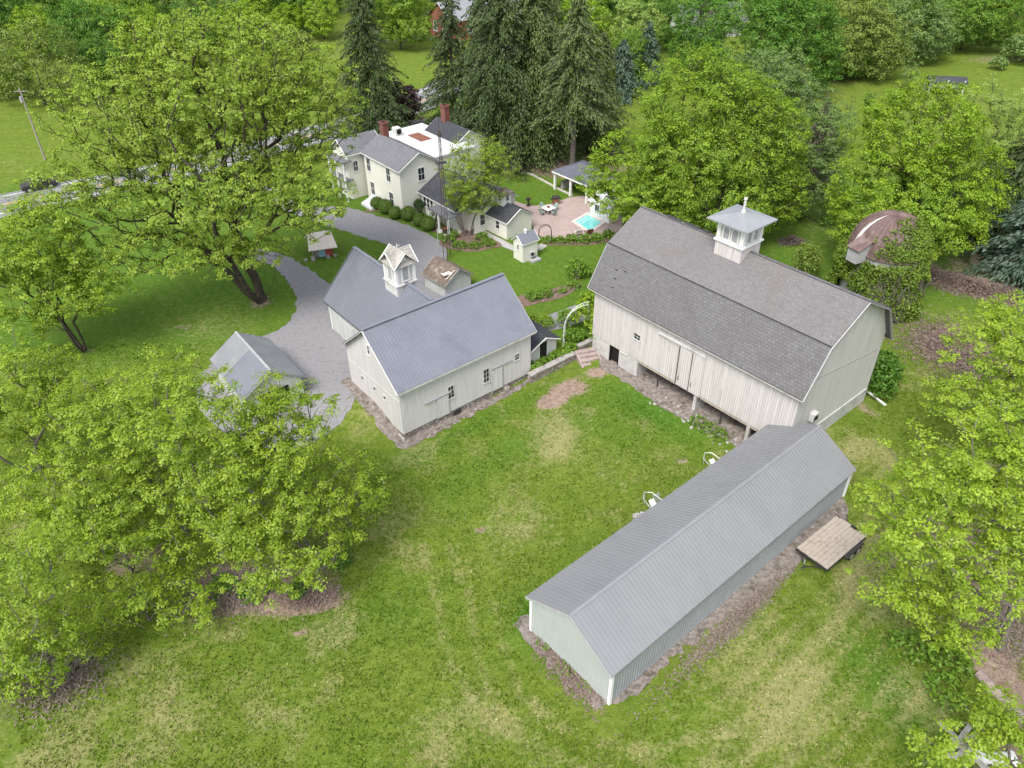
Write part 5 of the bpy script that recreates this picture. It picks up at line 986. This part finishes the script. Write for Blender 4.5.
bush('bush','long low bush at the edge of the far lawn below the wood',(63.93,153.3,1.8),[[-1.4,0,2.0,4.6,2.3],[3,0,1.6,3,2]],'lv_mid',80,.35,14)
bush('bush','green shrub against the rear corner of the large barn',(32.9,55.2,1.7),[[0,0,1.1,1.6,1.4],[-.8,-1.6,.9,1.3,1.1],[.6,1.6,1,1.4,1.2]],'lv_dense',81,.16,50)
bush('bush','small green shrub at the far corner of the long metal shed',(25.2,44.3,1.2),[[0,0,.5,.7,.6],[-.8,-1.2,.5,.7,.6]],'lv_dense',82,.12,80)
bush('bush','brown-stemmed bush in the meadow beyond the road',(-46.5,178,1.8),[[0,0,1.8,4,2.4]],'lv_olive',83,.35,14)
bush('bush','dark leafless looking bush beside the silo',(31.8,74.2,1.8),[[0,0,2.2,1.6,2.0],[.6,1,1.2,1.5,1.2]],'lv_olive',84,.14,30)
bush('flower_clump','clumps of white and green perennials in the bed by the many-stemmed tree',(-5.0,84.2,1.8),[[-2.4,.4,.2,.8,.5],[-1,-1,.2,.9,.4],[.8,-1.2,.2,.8,.4],[2.4,-.6,.2,.9,.5],[1.6,.8,.3,.8,.6],[-2,1.6,.3,.8,.5]],'lv_mid',85,.12,70,cat='plants')
bush('flower_clump','green perennials in the flower bed beside the garden path',(3.6,71.6,1.8),[[-1.2,-.6,.2,.9,.5],[0,0,.2,.9,.5],[3.2,1.6,.2,.7,.5],[1.9,.6,.15,.5,.3]],'lv_mid',86,.12,70,cat='plants')
bush('flower_clump','row of green plants along the patio edge by the pool',(8.2,84.2,1.8),[[-3.6,0,.2,.8,.5],[-2.2,-.1,.2,.7,.5],[-.9,0,.3,.8,.6],[.6,0,.3,.8,.6],[2.1,.2,.3,.8,.6],[3.6,1.0,.3,.9,.6]],'lv_mid',87,.12,70,cat='plants')
bush('bush','small climbing shrub on the trellis post behind the big barn corner',(7.1,75.3,1.8),[[0,0,1.1,1.1,1.1],[.9,.4,.6,1,.7]],'lv_mid',88,.13,60)
bush('bush','low green shrubs scattered on the lawn behind the large barn',(39.6,88.1,1.8),[[0,0,.3,1.3,.5],[-3.5,2.2,.3,1.2,.5],[2.2,-3,.3,1.1,.5]],'lv_mid',89,.16,40)
bush('bush','pale bush patch on the rough lawn left of the dome shaped tree',(40,99,1.8),[[0,0,.8,2.2,.9],[2.5,1.4,.7,1.8,.8]],'lv_olive',90,.2,25)
bush('bush','dark green undergrowth around the brush heap in the lower left grove',(-20.0,34.4,.15),[[0,0,.4,1.0,.6],[2.2,-.4,.4,1.0,.6],[7.4,2.4,.4,1.1,.8],[5.2,-.2,.3,.8,.5]],'lv_dense',91,.12,60,kind=None)
bush('bush','leafy weeds at the foot of the large maple on the right edge',(26.3,27.6,.95),[[0,0,.4,1.4,.6],[-2,1,.4,1.2,.5],[-1,-2,.4,1.2,.5]],'lv_mid',92,.14,45)
bush('bush','grey-green bush at the right edge of the far right lawn',(103,163,1.8),[[0,0,2.2,4.,2.6],[5,2,2.6,5,3]],'lv_grey',93,.35,14)
bush('bush','pale green bush at the top end of the far right lawn',(96,158,1.8),[[0,0,1,1.6,1.1]],'lv_grey',94,.3,20)
# brush heaps
def heap(name,label,pos,rx,ry,rot,leafmat,seed,n=900,hgt=.5,ln=.5,cat='brush heap'):
    n=int(n*1.7)
    rs=np.random.default_rng(seed); q=rs.normal(size=(n,2))*.45; x=q[:,0]*rx;y=q[:,1]*ry;c,s=math.cos(rot),math.sin(rot); r2=(q**2).sum(1); z=hgt*np.exp(-r2*2.5)*rs.random(n)+.04
    P0=np.c_[c*x-s*y,s*x+c*y,z]; a=rs.random(n)*6.28; d=np.c_[np.cos(a),np.sin(a),rs.normal(size=n)*.3]; b=np.c_[-np.sin(a),np.cos(a),rs.normal(size=n)*.3]; l=(ln*.75*(.3+rs.random(n)))[:,None]; w_=.025+.03*rs.random(n)[:,None]
    V=np.stack([P0-d*l*.5,P0+b*w_,P0+d*l*.5,P0-b*w_],1).reshape(-1,3); me=fast_mesh(name,V,np.arange(n*4).reshape(-1,4),[M[leafmat]],(),False,[('tint',rs.random(n))]); o=bpy.data.objects.new(name,me); o.location=pos; C.objects.link(o); tag(o,label,cat); return o
heap('leaf_heap','long reddish brown heap of old brush left of the grey-blue spruce',(50,72,1.8),8,2.6,-.55,'lv_dry',101,5200,.8,.6)
heap('grass_heap','mound of dead pinkish grass in the clearing at right',(42,60.5,1.8),5,6,.5,'lv_dry',102,4200,.5,.55)
heap('brush_heap','heap of reddish brown brush under the round maple near the lawn corner',(-14.0,33.9,.2),2.2,1.3,0,'lv_dry',103,1000,.4,.35)
heap('brush_heap','heap of grey twigs under the sparse low maple',(-19.6,34.3,.2),3.4,2.2,.1,'lv_dead',104,2200,.5,.4)
heap('brush_heap','twig litter under the maple in the bottom left corner',(-28.4,27.8,.2),3,2.6,.1,'lv_dead',105,1500,.4,.4)
heap('brush_heap','pale fallen branches on the grass behind the pool pavilion',(15.2,113.5,1.8),5,3,-.4,'lv_dry',106,900,1.0,1.6)
heap('weed_patch','dry weeds and red-brown litter at the front corner of the metal shed',(3.4,27.2,.65),3.6,1.2,-.95,'lv_dry',107,900,.18,.25,cat='litter')
heap('weed_patch','dead leaves and twigs along the long side of the metal shed',(15.5,32.0,.85),8.5,.9,.72,'lv_dead',108,2200,.16,.3,cat='litter')
heap('brush_heap','brown bark and leaf litter beneath the large maple at the right edge',(31.5,30.5,1.0),3,4,.2,'lv_dead',109,1800,.35,.4)
heap('brush_heap','dark pile of scrap wood on the lawn behind the barn cupola',(33.4,83.6,1.8),1.6,1.0,.2,'lv_dead',110,500,.8,.8)
bush('weed_patch','green weeds in the rubble under the open side of the large barn',(16.4,49.9,1.2),[[-.6,.8,.1,.8,.3],[.2,-.2,.1,.9,.3],[.9,-1.0,.1,.8,.25]],'lv_mid',111,.12,40,cat='weeds')
bush('weed_patch','green weeds poking through the stony border at the shed front',(2.6,28.4,.6),[[-.7,1.2,.05,.6,.2],[.6,-.6,.05,.8,.25],[1.6,-1.8,.05,.6,.2]],'lv_mid',112,.09,40,cat='weeds')
# rocks
def rocks(name,label,pts,r0,mat,seed):
    rr=random.Random(seed); m=MB()
    for x,y in pts:
        s=r0*rr.uniform(.6,1.4); bm=bmesh.new(); bmesh.ops.create_icosphere(bm,subdivisions=1,radius=s); n=len(m.v)
        for v in bm.verts: v.co*=rr.uniform(.8,1.2); v.co.z*=.6; m.v.append((v.co.x+x,v.co.y+y,v.co.z+hz(x,y)+s*.2))
        for f in bm.faces: m.f.append(tuple(v.index+n for v in f.verts)); m.mi.append(0)
        bm.free()
    return tag(m.build(name,M[mat]),label,'stones')
rng2=random.Random(4)
rocks('rubble','scattered grey fieldstones and rubble below the open side of the large barn',[(12.5+i*.14+rng2.uniform(-.7,.9),54.0-i*.17+rng2.uniform(-.6,1.1)) for i in range(60)],.13,'wallstone',7)
rocks('rubble','small stones along the foot of the smaller barn',[(-8.6+i*.42+rng2.uniform(-.2,.2),49.3+i*.345+rng2.uniform(-.2,.2)) for i in range(24)],.08,'wallstone',8)
rocks('rubble','loose stones at the base of the metal shed long side',[(6+i*.62+rng2.uniform(-.4,.4),25.9+i*.52+rng2.uniform(-.4,.3)) for i in range(26)],.06,'wallstone',9)
# ================================================================ ivy on the silo
def ivy():
    rs=np.random.default_rng(200); n=3200; a=rs.random(n)*6.283; z=rs.random(n)**.8*7.0; R0=3.7+.22*np.sin(a*5)+.2*np.sin(z*2+a*3)+rs.random(n)*.35
    cov=.5+.5*np.sin(a*3+1)+.4*np.sin(z*1.3+a*2); keep=cov>-.2; a,z,R0=a[keep],z[keep],R0[keep]; R0=R0*(1+.25*(1-z/7.)*.5)
    p=np.c_[R0*np.cos(a),R0*np.sin(a),z]
    # creeping over the dome on the right hand side
    m=900; a2=rs.normal(-.6,.7,m); ph=np.abs(rs.normal(0,.42,m)); ph=np.clip(ph,0,1.25); R2=(3.6)*np.cos(ph); p2=np.c_[R2*np.cos(a2),R2*np.sin(a2),7.5+3.5*np.sin(ph)+.05]
    p=np.vstack([p,p2]); od=p*[1,1,0]; od/=np.linalg.norm(od,axis=1)[:,None]
    root=empty('ivy',(37.5,69.4,.7),0,'tangled green ivy covering the round silo and half its dome','ivy')
    V,F,t=leaves(p,rs,15,.40,.125,None,1.2,.35); o=bpy.data.objects.new('foliage',fast_mesh('foliage',V,F,[M['lv_ivy']],(),False,[('tint',t)])); C.objects.link(o); o.parent=root
    # dead brown stems
    s=MB(); r=random.Random(3)
    for i in range(230):
        an=r.uniform(-2.6,.9); zz=r.uniform(2,7.2); pts=[]
        for j in range(6): pts.append(((4.0+.1*j)*math.cos(an),(4.0+.1*j)*math.sin(an),zz)); an+=r.uniform(-.12,.12); zz-=r.uniform(.3,.9)
        s.tube(pts,.035,3,False)
    s.build('stems',M['bark'],root,False)
ivy()
# ================================================================ small things
# retaining wall and steps
rw=empty('retaining_wall',(0,0,0),0,'low dry stone retaining wall with pale caps right of the smaller barn','wall')
P=[(1.6,57.6),(4.3,59.7),(6.0,61.0)]
m=MB();m2=MB()
for a,b in zip(P[:-1],P[1:]):
    m.bar((a[0],a[1],.75),(b[0],b[1],.8),.45,1.3)
    n=int(Vector((b[0]-a[0],b[1]-a[1])).length/.62)
    for i in range(n):
        p=Vector(a).lerp(Vector(b),i/n);q=Vector(a).lerp(Vector(b),(i+.96)/n); zz=1.46+.1*(p.x-1.6)/4+random.uniform(-.02,.02); m2.bar((p.x,p.y,zz),(q.x,q.y,zz),.58+random.uniform(-.06,.06),.14)
m.build('stone_face',M['stone'],rw); m2.build('cap_stones',M['wallstone'],rw)
rw2=empty('retaining_wall',(0,0,0),0,'short pale capped wall beside the barn end of the stone steps','wall')
m=MB(); m.bar((6.5,61.9,1.0),(8.6,63.4,1.1),.4,1.4); m.build('stone_face',M['stone'],rw2); m=MB(); m.bar((6.4,61.85,1.78),(8.7,63.5,1.86),.5,.13); m.build('cap_stones',M['wallstone'],rw2)
stp=empty('stone_steps',(0,0,0),0,'four pinkish stone steps up through the retaining wall to the arch','steps')
dirv=Vector((-.30,.95)).normalized(); side=Vector((dirv.y,-dirv.x)); c0=Vector((7.6,60.1))
for i in range(4):
    m=MB(); c=c0+dirv*i*.42; z=.75+.23*(i+1); a=c-side*.95;b=c+side*.8; m.bar((a.x,a.y,z-.15),(b.x,b.y,z-.15),.50,.3); m.build('step',M['stonestep'],stp)
m=MB()
for s in (-1.05,.95):
    a=c0+side*s-dirv*.3; b=c0+side*s+dirv*1.7; m.bar((a.x,a.y,.5),(b.x,b.y,1.15),.2,1.0)
m.build('side_wall',M['stonestep'],stp)
# ladder arch
la=empty('garden_arch',(5.05,62.2,1.5),0,'white ladder-like metal arch between the potting shed and the vine bush','arch')
dx,dy=.72,.42 # spans from the shed side to the vine side
pl=[]
for i in range(15):
    t=i/14
    if t<.3: x,z=0,t/.3*2.2
    else: a=(t-.3)/.7*math.pi*.56; x,z=2.1*(1-math.cos(a)),2.2+2.1*math.sin(a)
    pl.append((x,z))
for s in (-1,1):
    m=MB(); m.tube([(x*.93-.37*.0+s*.22*.4,x*.36+s*.28,z) for x,z in pl],.026,6); m.build('rail',M['white'],la)
m=MB()
for x,z in [((pl[i][0]+pl[i+1][0])/2,(pl[i][1]+pl[i+1][1])/2) for i in range(14)]: m.tube([(x*.93-.088,x*.36-.28,z),(x*.93+.088,x*.36+.28,z)],.018,5)
m.build('rungs',M['white'],la)
# patio arch
pa=empty('patio_arch',(4.15,84.0,1.8),R_(5),'thin dark metal arch at the entrance of the pink patio','arch')
for s in (0,.35):
    m=MB(); m.tube([(-.75,s,0),(-.75,s,1.5)]+[(-.75*math.cos(math.pi*i/10),s,1.5+.75*math.sin(math.pi*i/10)) for i in range(1,10)]+[(.75,s,1.5),(.75,s,0)],.035,6); m.build('hoop',M['black'],pa)
m=MB()
for x in (-.75,.75):
    for z in (.2,.6,1.0,1.4): m.tube([(x,0,z),(x,.35,z)],.02,5)
m.build('crossbar',M['black'],pa)
# patio furniture
tb=empty('patio_table',(4.9,92.6,1.8),R_(39),'square glass topped patio table with pale green chairs around it','table')
m=MB(); m.box(-.7,.7,-.7,.7,.70,.74); m.build('tabletop',M['white'],tb)
for x in (-.6,.6):
    for y in (-.6,.6):
        m=MB(); m.tube([(x,y,0),(x,y,.7)],.035,6); m.build('leg',M['steel'],tb)
m=MB(); m.lathe([(0,0),(.16,0),(.2,.22),(.0,.2)],10,(0,0,.74)); tag(m.build('flower_pot',M['rust']),'small rusty pot standing on the patio table','pot'); bpy.data.objects['flower_pot'].location=(4.9,92.6,1.8)
def chair(x,y,rz,label,mt='greenpaint',name='patio_chair'):
    c=empty(name,(x,y,1.8),rz,label,'chair','chairs around the patio table')
    m=MB(); m.box(-.26,.26,-.26,.26,.4,.48); m.build('seat',M[mt],c); m=MB(); m.add([(-.26,.2,.46),(.26,.2,.46),(.26,.36,1.0),(-.26,.36,1.0),(-.26,.26,.46),(.26,.26,.46),(.26,.42,1.0),(-.26,.42,1.0)],[(0,1,2,3),(7,6,5,4),(0,4,5,1),(1,5,6,2),(2,6,7,3),(3,7,4,0)]); m.build('backrest',M[mt],c)
    for a in (-.23,.23):
        for b in (-.23,.23): m=MB(); m.tube([(a,b,0),(a,b,.4)],.022,5); m.build('leg',M['steel'],c)
    m=MB(); m.bar((-.28,-.24,.64),(-.28,.28,.66),.05); m.bar((.28,-.24,.64),(.28,.28,.66),.05); m.build('armrest',M['steel'],c); return c
for i,(a,l) in enumerate(((39,'patio chair on the pool side of the table'),(129,'patio chair on the spruce side of the table'),(219,'patio chair on the farmhouse side of the table'),(309,'patio chair on the barn side of the table'))):
    t_=R_(a); chair(4.9+1.05*math.cos(t_),92.6+1.05*math.sin(t_),t_-math.pi/2,'pale green '+l)
def grill(x,y,rz,label):
    g_=empty('grill',(x,y,1.8),rz,label,'grill'); m=MB(); m.box(-.4,.4,-.25,.25,.1,.8); m.build('cart',M['rust'],g_); m=MB(); m.prism([(-.28,.8),(-.28,1.0),(-.1,1.18),(.2,1.15),(.28,.95),(.28,.8)],'x',-.42,.42); m.build('lid',M['black'],g_)
    m=MB(); m.box(.42,.75,-.2,.2,.76,.8); m.box(-.75,-.42,-.2,.2,.76,.8); m.build('shelf',M['black'],g_)
grill(6.0,95.4,R_(10),'dark red grill standing behind the patio table')
fp=empty('fire_bowl',(2.4,94.9,1.8),0,'small dark round-topped stove at the edge of the striped lawn','stove'); m=MB(); m.lathe([(.12,0),(.12,.7),(.28,.85),(.28,1.1),(0,1.25)],12); m.build('bowl',M['black'],fp); m=MB(); m.lathe([(.3,0),(.3,.06),(0,.06)],12); m.build('foot',M['black'],fp)
for x,y,mt,l in ((8.1,85.9,'pinkwhite','pale cushioned lounge chair by the near pool corner'),(9.5,86.1,'rust','brown lounge chair by the near pool corner')):
    c=chair(x,y,R_(200),l,mt,'lounge_chair'); c['group']='lounge chairs by the pool'; c.scale=(1.5,1.5,1)
# porch pots
fpz=empty('flower_pot',(-7.9,86.9,1.8),0,'red flowers in a dark pot at the porch steps','flower pot'); m=MB(); m.lathe([(0,0),(.2,0),(.3,.45),(.26,.45),(0,.4)],12); m.build('pot',M['black'],fpz); m=MB()
for i in range(14): a=random.random()*6.28; q=random.uniform(0,.28); m.lathe([(0,0),(.1,.05),(.08,.14),(0,.16)],6,(q*math.cos(a),q*math.sin(a),.45+random.uniform(0,.3)))
m.build('flowers',M['red'],fpz)
fq=empty('garden_figure',(-9.0,88.6,1.8),0,'pinkish stone planter beside the sixth round shrub','planter'); m=MB(); m.lathe([(0,0),(.25,0),(.12,.3),(.3,.6),(.3,.7),(0,.66)],12); m.build('urn',M['stonestep'],fq)
lp=empty('lamp_post',(-8.4,81.8,1.8),0,'slender grey post with a small sign by the gravel drive','post'); m=MB(); m.tube([(0,0,0),(0,0,3.1)],.05,6); m.build('pole',M['trimgrey'],lp); m=MB(); m.box(-.02,.6,-.015,.015,2.5,2.95); m.build('plate',M['dirtywhite'],lp)
tl=empty('trellis_post',(7.3,75.1,1.8),0,'short lattice trellis post behind the left end of the large barn','trellis'); m=MB()
for s in (-.15,.15): m.bar((s,0,0),(s,0,2.0),.05)
m.build('rail',M['deck'],tl); m=MB()
for i in range(7): m.bar((-.18,0,.2+.28*i),(.18,0,.2+.28*i),.04)
m.build('rungs',M['deck'],tl)
# lattice tower
ma=empty('lattice_tower',(-7.3,80.2,1.8),R_(20),'slender rusty lattice tower rising in front of the farmhouse wing','tower')
H_=14.2; b0=.5
m=MB(); cor=[(b0*math.cos(a),b0*math.sin(a)) for a in (.3,2.4,4.5)]
for x,y in cor: m.tube([(x,y,-.2),(x*.22,y*.22,H_)],.035,5)
m.build('leg',M['barkdark'],ma)
m=MB(); n=16
for i in range(n):
    t0,t1=i/n,(i+1)/n; f=lambda t:1-.78*t
    for k in range(3):
        a=cor[k];b=cor[(k+1)%3]; m.tube([(a[0]*f(t0),a[1]*f(t0),H_*t0),(b[0]*f(t1),b[1]*f(t1),H_*t1)],.011,4); m.tube([(a[0]*f(t1),a[1]*f(t1),H_*t1),(b[0]*f(t1),b[1]*f(t1),H_*t1)],.011,4)
m.build('bracing',M['barkdark'],ma)
m=MB(); m.lathe([(0,0),(.22,.02),(.24,.3),(.1,.7),(0,.75)],8,(0,0,H_)); m.tube([(0,0,H_+.6),(0,0,H_+1.5)],.03,5); m.build('gear_head',M['barkdark'],ma)
m=MB(); m.box(-.6,.6,-.4,.4,H_*.80,H_*.80+.05); m.build('platform',M['black'],ma)
# utility pole at left
up_=empty('utility_pole',(-69.9,113.8,1.8),0,'thin wooden utility pole beside the road at the left edge','utility pole'); m=MB(); m.tube([(0,0,-.3),(-.15,.5,10.4)],[.15,.1],8); m.build('pole',M['barkpale'],up_); m=MB(); m.tube([(-.35,.3,8.4),(-.35,.3,9.2)],.18,10); m.build('transformer',M['trimgrey'],up_); m=MB(); m.bar((-1.0,.4,9.9),(.8,.6,9.9),.09); m.build('crossarm',M['barkpale'],up_)
up2=empty('utility_pole',(6.2,158,1.8),0,'grey utility pole with round meter between the tall spruces','utility pole'); m=MB(); m.tube([(0,0,-.3),(0,0,11)],[.17,.12],8); m.build('pole',M['barkpale'],up2); m=MB(); m.bar((-1.1,0,10.2),(1.1,0,10.2),.12); m.build('crossarm',M['barkpale'],up2)
# car
ca_=empty('parked_car',(-65.2,102.6,1.85),R_(35),'black car on the pale gravel beside the road at left','car')
m=MB(); m.prism([(-2.2,.35),(-2.25,.75),(-2.0,.92),(-1.3,.98),(-.7,1.42),(.9,1.45),(1.5,.98),(2.15,.85),(2.25,.5),(2.2,.35)],'y',-.88,.88); b_=m.build('body',M['black'],ca_)
bv=b_.modifiers.new('b','BEVEL'); bv.width=.08; bv.segments=3
m=MB(); m.prism([(-1.2,1.0),(-.66,1.38),(.86,1.4),(1.38,1.0)],'y',-.90,.90); m.build('side_window',M['glass'],ca_)
for x in (-1.35,1.35):
    for y in (-.82,.82):
        m=MB(); m.tube([(x,y-.1,.33),(x,y+.1,.33)],.33,18); wo=m.build('wheel',M['rubber'],ca_); q=MB(); q.tube([(x,y-.105,.33),(x,y+.105,.33)],.19,14); q.build('rim',M['steel'],wo)
for y in (-.65,.65): m=MB(); m.box(2.2,2.27,y-.16,y+.16,.6,.75); m.build('headlight',M['white'],ca_)
# ================================================================ flat trailer
tx=empty('flatbed_trailer',(22.4,36.85,0),0,'flatbed trailer with worn plank deck and two wheels beside the metal shed','trailer')
a=math.atan2(40.1-37.05,24.1-20.2); tx.rotation_euler=(0,0,.665); zt=hz(22.8,37.5); tx.location.z=zt
Lh,Wh=2.45,1.23
m=MB(); np_=8
for i in range(np_):
    v0=-Wh+2*Wh*i/np_; m.box(-Lh+random.uniform(-.03,.02),Lh+random.uniform(-.12,.02)-(.25 if i in(2,3) else 0),v0+.008,v0+2*Wh/np_-.008,.66,.71+random.uniform(0,.012))
m.build('deck',M['deck'],tx)
m=MB(); m.box(-Lh+.02,Lh-.25,-Wh-.02,-Wh+.06,.48,.655); m.box(-Lh+.02,Lh-.25,Wh-.06,Wh+.02,.48,.655); m.box(-Lh-.02,-Lh+.06,-Wh-.02,Wh+.02,.45,.655)
for i in range(6): x=-Lh+.4+i*.9; m.box(x,x+.07,-Wh+.06,Wh-.06,.52,.655)
m.build('frame',M['black'],tx)
m=MB(); m.bar((-Lh,-.75,.52),(-Lh-.85,0,.5),.07); m.bar((-Lh,.75,.52),(-Lh-.85,0,.5),.07); m.bar((-Lh-.75,0,.5),(-Lh-1.15,0,.52),.08); m.build('tongue',M['black'],tx)
m=MB(); m.tube([(-Lh-.7,.12,0),(-Lh-.7,.12,.9)],.04,6); m.build('jack',M['steel'],tx)
for x in (.15,1.0):
    for y in (-Wh-.18,Wh-.30):
        m=MB(); m.tube([(x,y-.1,.33),(x,y+.1,.33)],.34,20); wo=m.build('wheel',M['rubber'],tx); q=MB(); q.tube([(x,y-.106,.33),(x,y+.106,.33)],.2,14); q.build('rim',M['steel'],wo)
m=MB()
pts=[(-.45,.5),(-.3,.74),(1.45,.76),(1.62,.5)]
for p,q in zip(pts[:-1],pts[1:]): m.bar((p[0],-Wh-.17,p[1]),(q[0],-Wh-.17,q[1]),.3,.03,(0,0,1))
m.build('fender',M['black'],tx)
# ================================================================ implements poking from the open side of the shed
def implement(x,y,rz,label,rake):
    o=empty('hay_rake',(x,y,hz(x,y)),rz,label,'farm implement','farm implements parked in the metal shed')
    m=MB(); m.tube([(-1.6,-.55,.8),(-.4,-.6,1.15),(.6,-.45,1.3),(1.0,-.1,1.2),(.7,.3,1.0),(-.4,.5,.9),(-1.6,.5,.8)],.032,7); m.build('tube_frame',M['steel'],o)
    m=MB(); m.tube([(1.0,-.1,1.2),(.9,-.1,.05)],.04,6); m.tube([(-.4,-.6,1.15),(-.4,-.6,.1)],.04,6); m.build('stand',M['steel'],o)
    m=MB(); m.add([(-.9,.1,.92),(.2,-.25,1.12),(.3,.15,1.06),(-.6,.5,.92),(-.9,.1,.86),(.2,-.25,1.06),(.3,.15,1.0),(-.6,.5,.86)],[(0,1,2,3),(7,6,5,4),(0,4,5,1),(1,5,6,2),(2,6,7,3),(3,7,4,0)]); m.build('hood',M['white'],o)
    if rake:
        m=MB()
        for i in range(7): m.bar((.1+.04*i,-.9,.2+.16*i),(.1+.04*i,-.35,.2+.16*i),.04)
        m.bar((.08,-.9,.1),(.36,-.9,1.3),.05); m.bar((.08,-.35,.1),(.36,-.35,1.3),.05); m.build('ladder_rack',M['steel'],o)
        m=MB(); m.tube([(-.1,-1.6,.25),(-.1,-1.35,.25)],.25,12); m.build('small_wheel',M['dirtywhite'],o)
implement(10.35,40.7,R_(125),'white tubular farm implement with a ladder-like rack poking from the shed side',True)
implement(15.7,44.9,R_(125),'white tubular farm implement with a white hood nearest the large barn',False)
sg=empty('scrap_pile',(9.35,40.1,hz(9.35,40.1)),0,'small pile of pale stones and scrap at the shed eave','scrap'); m=MB()
for i in range(7): x,y=random.uniform(-.5,.5),random.uniform(-.4,.4); m.box(x,x+.3,y,y+.2,0,random.uniform(.1,.3))
m.build('scrap',M['wallstone'],sg)
# downspout lying by the barn rear corner
m=MB(); m.bar((31.05,53.6,2.2),(32.2,52.1,1.75),.14); tag(m.build('drain_pipe',M['white']),'white drain pipe lying on the grass at the rear corner of the large barn','pipe')
# boards bottom right
bd=empty('board_pile',(24.9,22.3,.95),R_(40),'pile of weathered grey boards under the bottom right maple','board pile')
for i in range(9):
    m=MB(); a=random.uniform(-.3,.3)+(1.5 if i%3==0 else 0); x,y=random.uniform(-.5,.5),random.uniform(-.5,.5); l=random.uniform(.7,1.3); z=.06+.07*i; m.bar((x-l*math.cos(a),y-l*math.sin(a),z),(x+l*math.cos(a),y+l*math.sin(a),z),.28,.04); m.build('board',M['wallstone'],bd)
wb=empty('plastic_bags',(26.3,21.6,.95),0,'white plastic sheeting in the bottom right corner','plastic sheeting')
for i in range(3):
    bm=bmesh.new(); bmesh.ops.create_icosphere(bm,subdivisions=3,radius=.45)
    for v in bm.verts: v.co*=1+.25*math.sin(v.co.x*9+i)*math.cos(v.co.y*8); v.co.z=v.co.z*.6+.2; v.co.x+=(i-1)*.75
    me=bpy.data.meshes.new('bag'); bm.to_mesh(me); bm.free(); me.materials.append(M['white']); o=bpy.data.objects.new('bag',me); C.objects.link(o); o.parent=wb
lg=empty('fallen_log',(28.2,25.4,.95),0,'reddish brown rotting log on the ground at the bottom right','log'); m=MB(); m.tube([(-.3,1.4,.2),(.1,.2,.22),(.9,-1.6,.18)],[.28,.33,.25],10); m.build('log',M['stonestep'],lg)
# fence by brick house
fe=empty('board_fence',(-20.5,187.0,1.8),R_(12),'low wooden fence beside the red brick house','fence')
m=MB(); m.box(-9,3,-.04,.04,.9,1.05); m.box(-9,3,-.04,.04,.4,.55); m.build('rails',M['wallstone'],fe); m=MB()
for i in range(7): m.box(-9+2*i-.08,-9+2*i+.08,-.1,.1,-.2,1.2)
m.build('fence_post',M['wallstone'],fe)
# ================================================================ camera, light
f_,th,ro=770.6852816212803,0.6363734287700045,0.011088042009037794
c,s=math.cos(th),math.sin(th); Rb=np.array([[1,0,0],[0,-s,-c],[0,c,-s]]); cr,sr=math.cos(ro),math.sin(ro); Rb=np.array([[cr,sr,0],[-sr,cr,0],[0,0,1]])@Rb
cam=bpy.data.cameras.new('camera'); co=bpy.data.objects.new('camera',cam); C.objects.link(co)
mw=Matrix([[Rb[0][i],-Rb[1][i],-Rb[2][i],(0,0,43)[i]] for i in range(3)]+[[0,0,0,1]]); co.matrix_world=mw
cam.sensor_width=36; cam.lens=f_/1024*36; cam.clip_end=3000; SC.camera=co
w=bpy.data.worlds.new('World'); SC.world=w; w.use_nodes=True; nt=w.node_tree; bg=nt.nodes['Background']; sk=nt.nodes.new('ShaderNodeTexSky'); sk.sky_type='NISHITA'; sk.sun_disc=False
EL,AZ=R_(56),R_(208)   # azimuth clockwise from +Y
sk.sun_elevation=EL; sk.sun_rotation=AZ; sk.air_density=1.2; sk.dust_density=2.5; sk.ozone_density=.6
hs=nt.nodes.new('ShaderNodeHueSaturation'); hs.inputs['Saturation'].default_value=.42; nt.links.new(sk.outputs[0],hs.inputs['Color']); nt.links.new(hs.outputs[0],bg.inputs[0]); bg.inputs[1].default_value=.14
sd_=Vector((math.sin(AZ)*math.cos(EL),math.cos(AZ)*math.cos(EL),math.sin(EL)))
sl_=bpy.data.lights.new('sun','SUN'); sl_.energy=1.8; sl_.angle=R_(24); sl_.color=(1,.965,.93); so=bpy.data.objects.new('sun',sl_); so.rotation_euler=sd_.to_track_quat('Z','Y').to_euler(); C.objects.link(so)
SC.view_settings.view_transform='Standard'; SC.view_settings.look='None'; SC.view_settings.exposure=.92; SC.view_settings.gamma=1
SC.cycles.use_denoising=True; SC.cycles.denoiser='OPENIMAGEDENOISE'; SC.cycles.denoising_input_passes='RGB_ALBEDO_NORMAL'; SC.cycles.denoising_prefilter='NONE'; SC.cycles.max_bounces=4; SC.cycles.diffuse_bounces=2; SC.cycles.transmission_bounces=2; SC.cycles.glossy_bounces=2; SC.cycles.caustics_reflective=False; SC.cycles.caustics_refractive=False
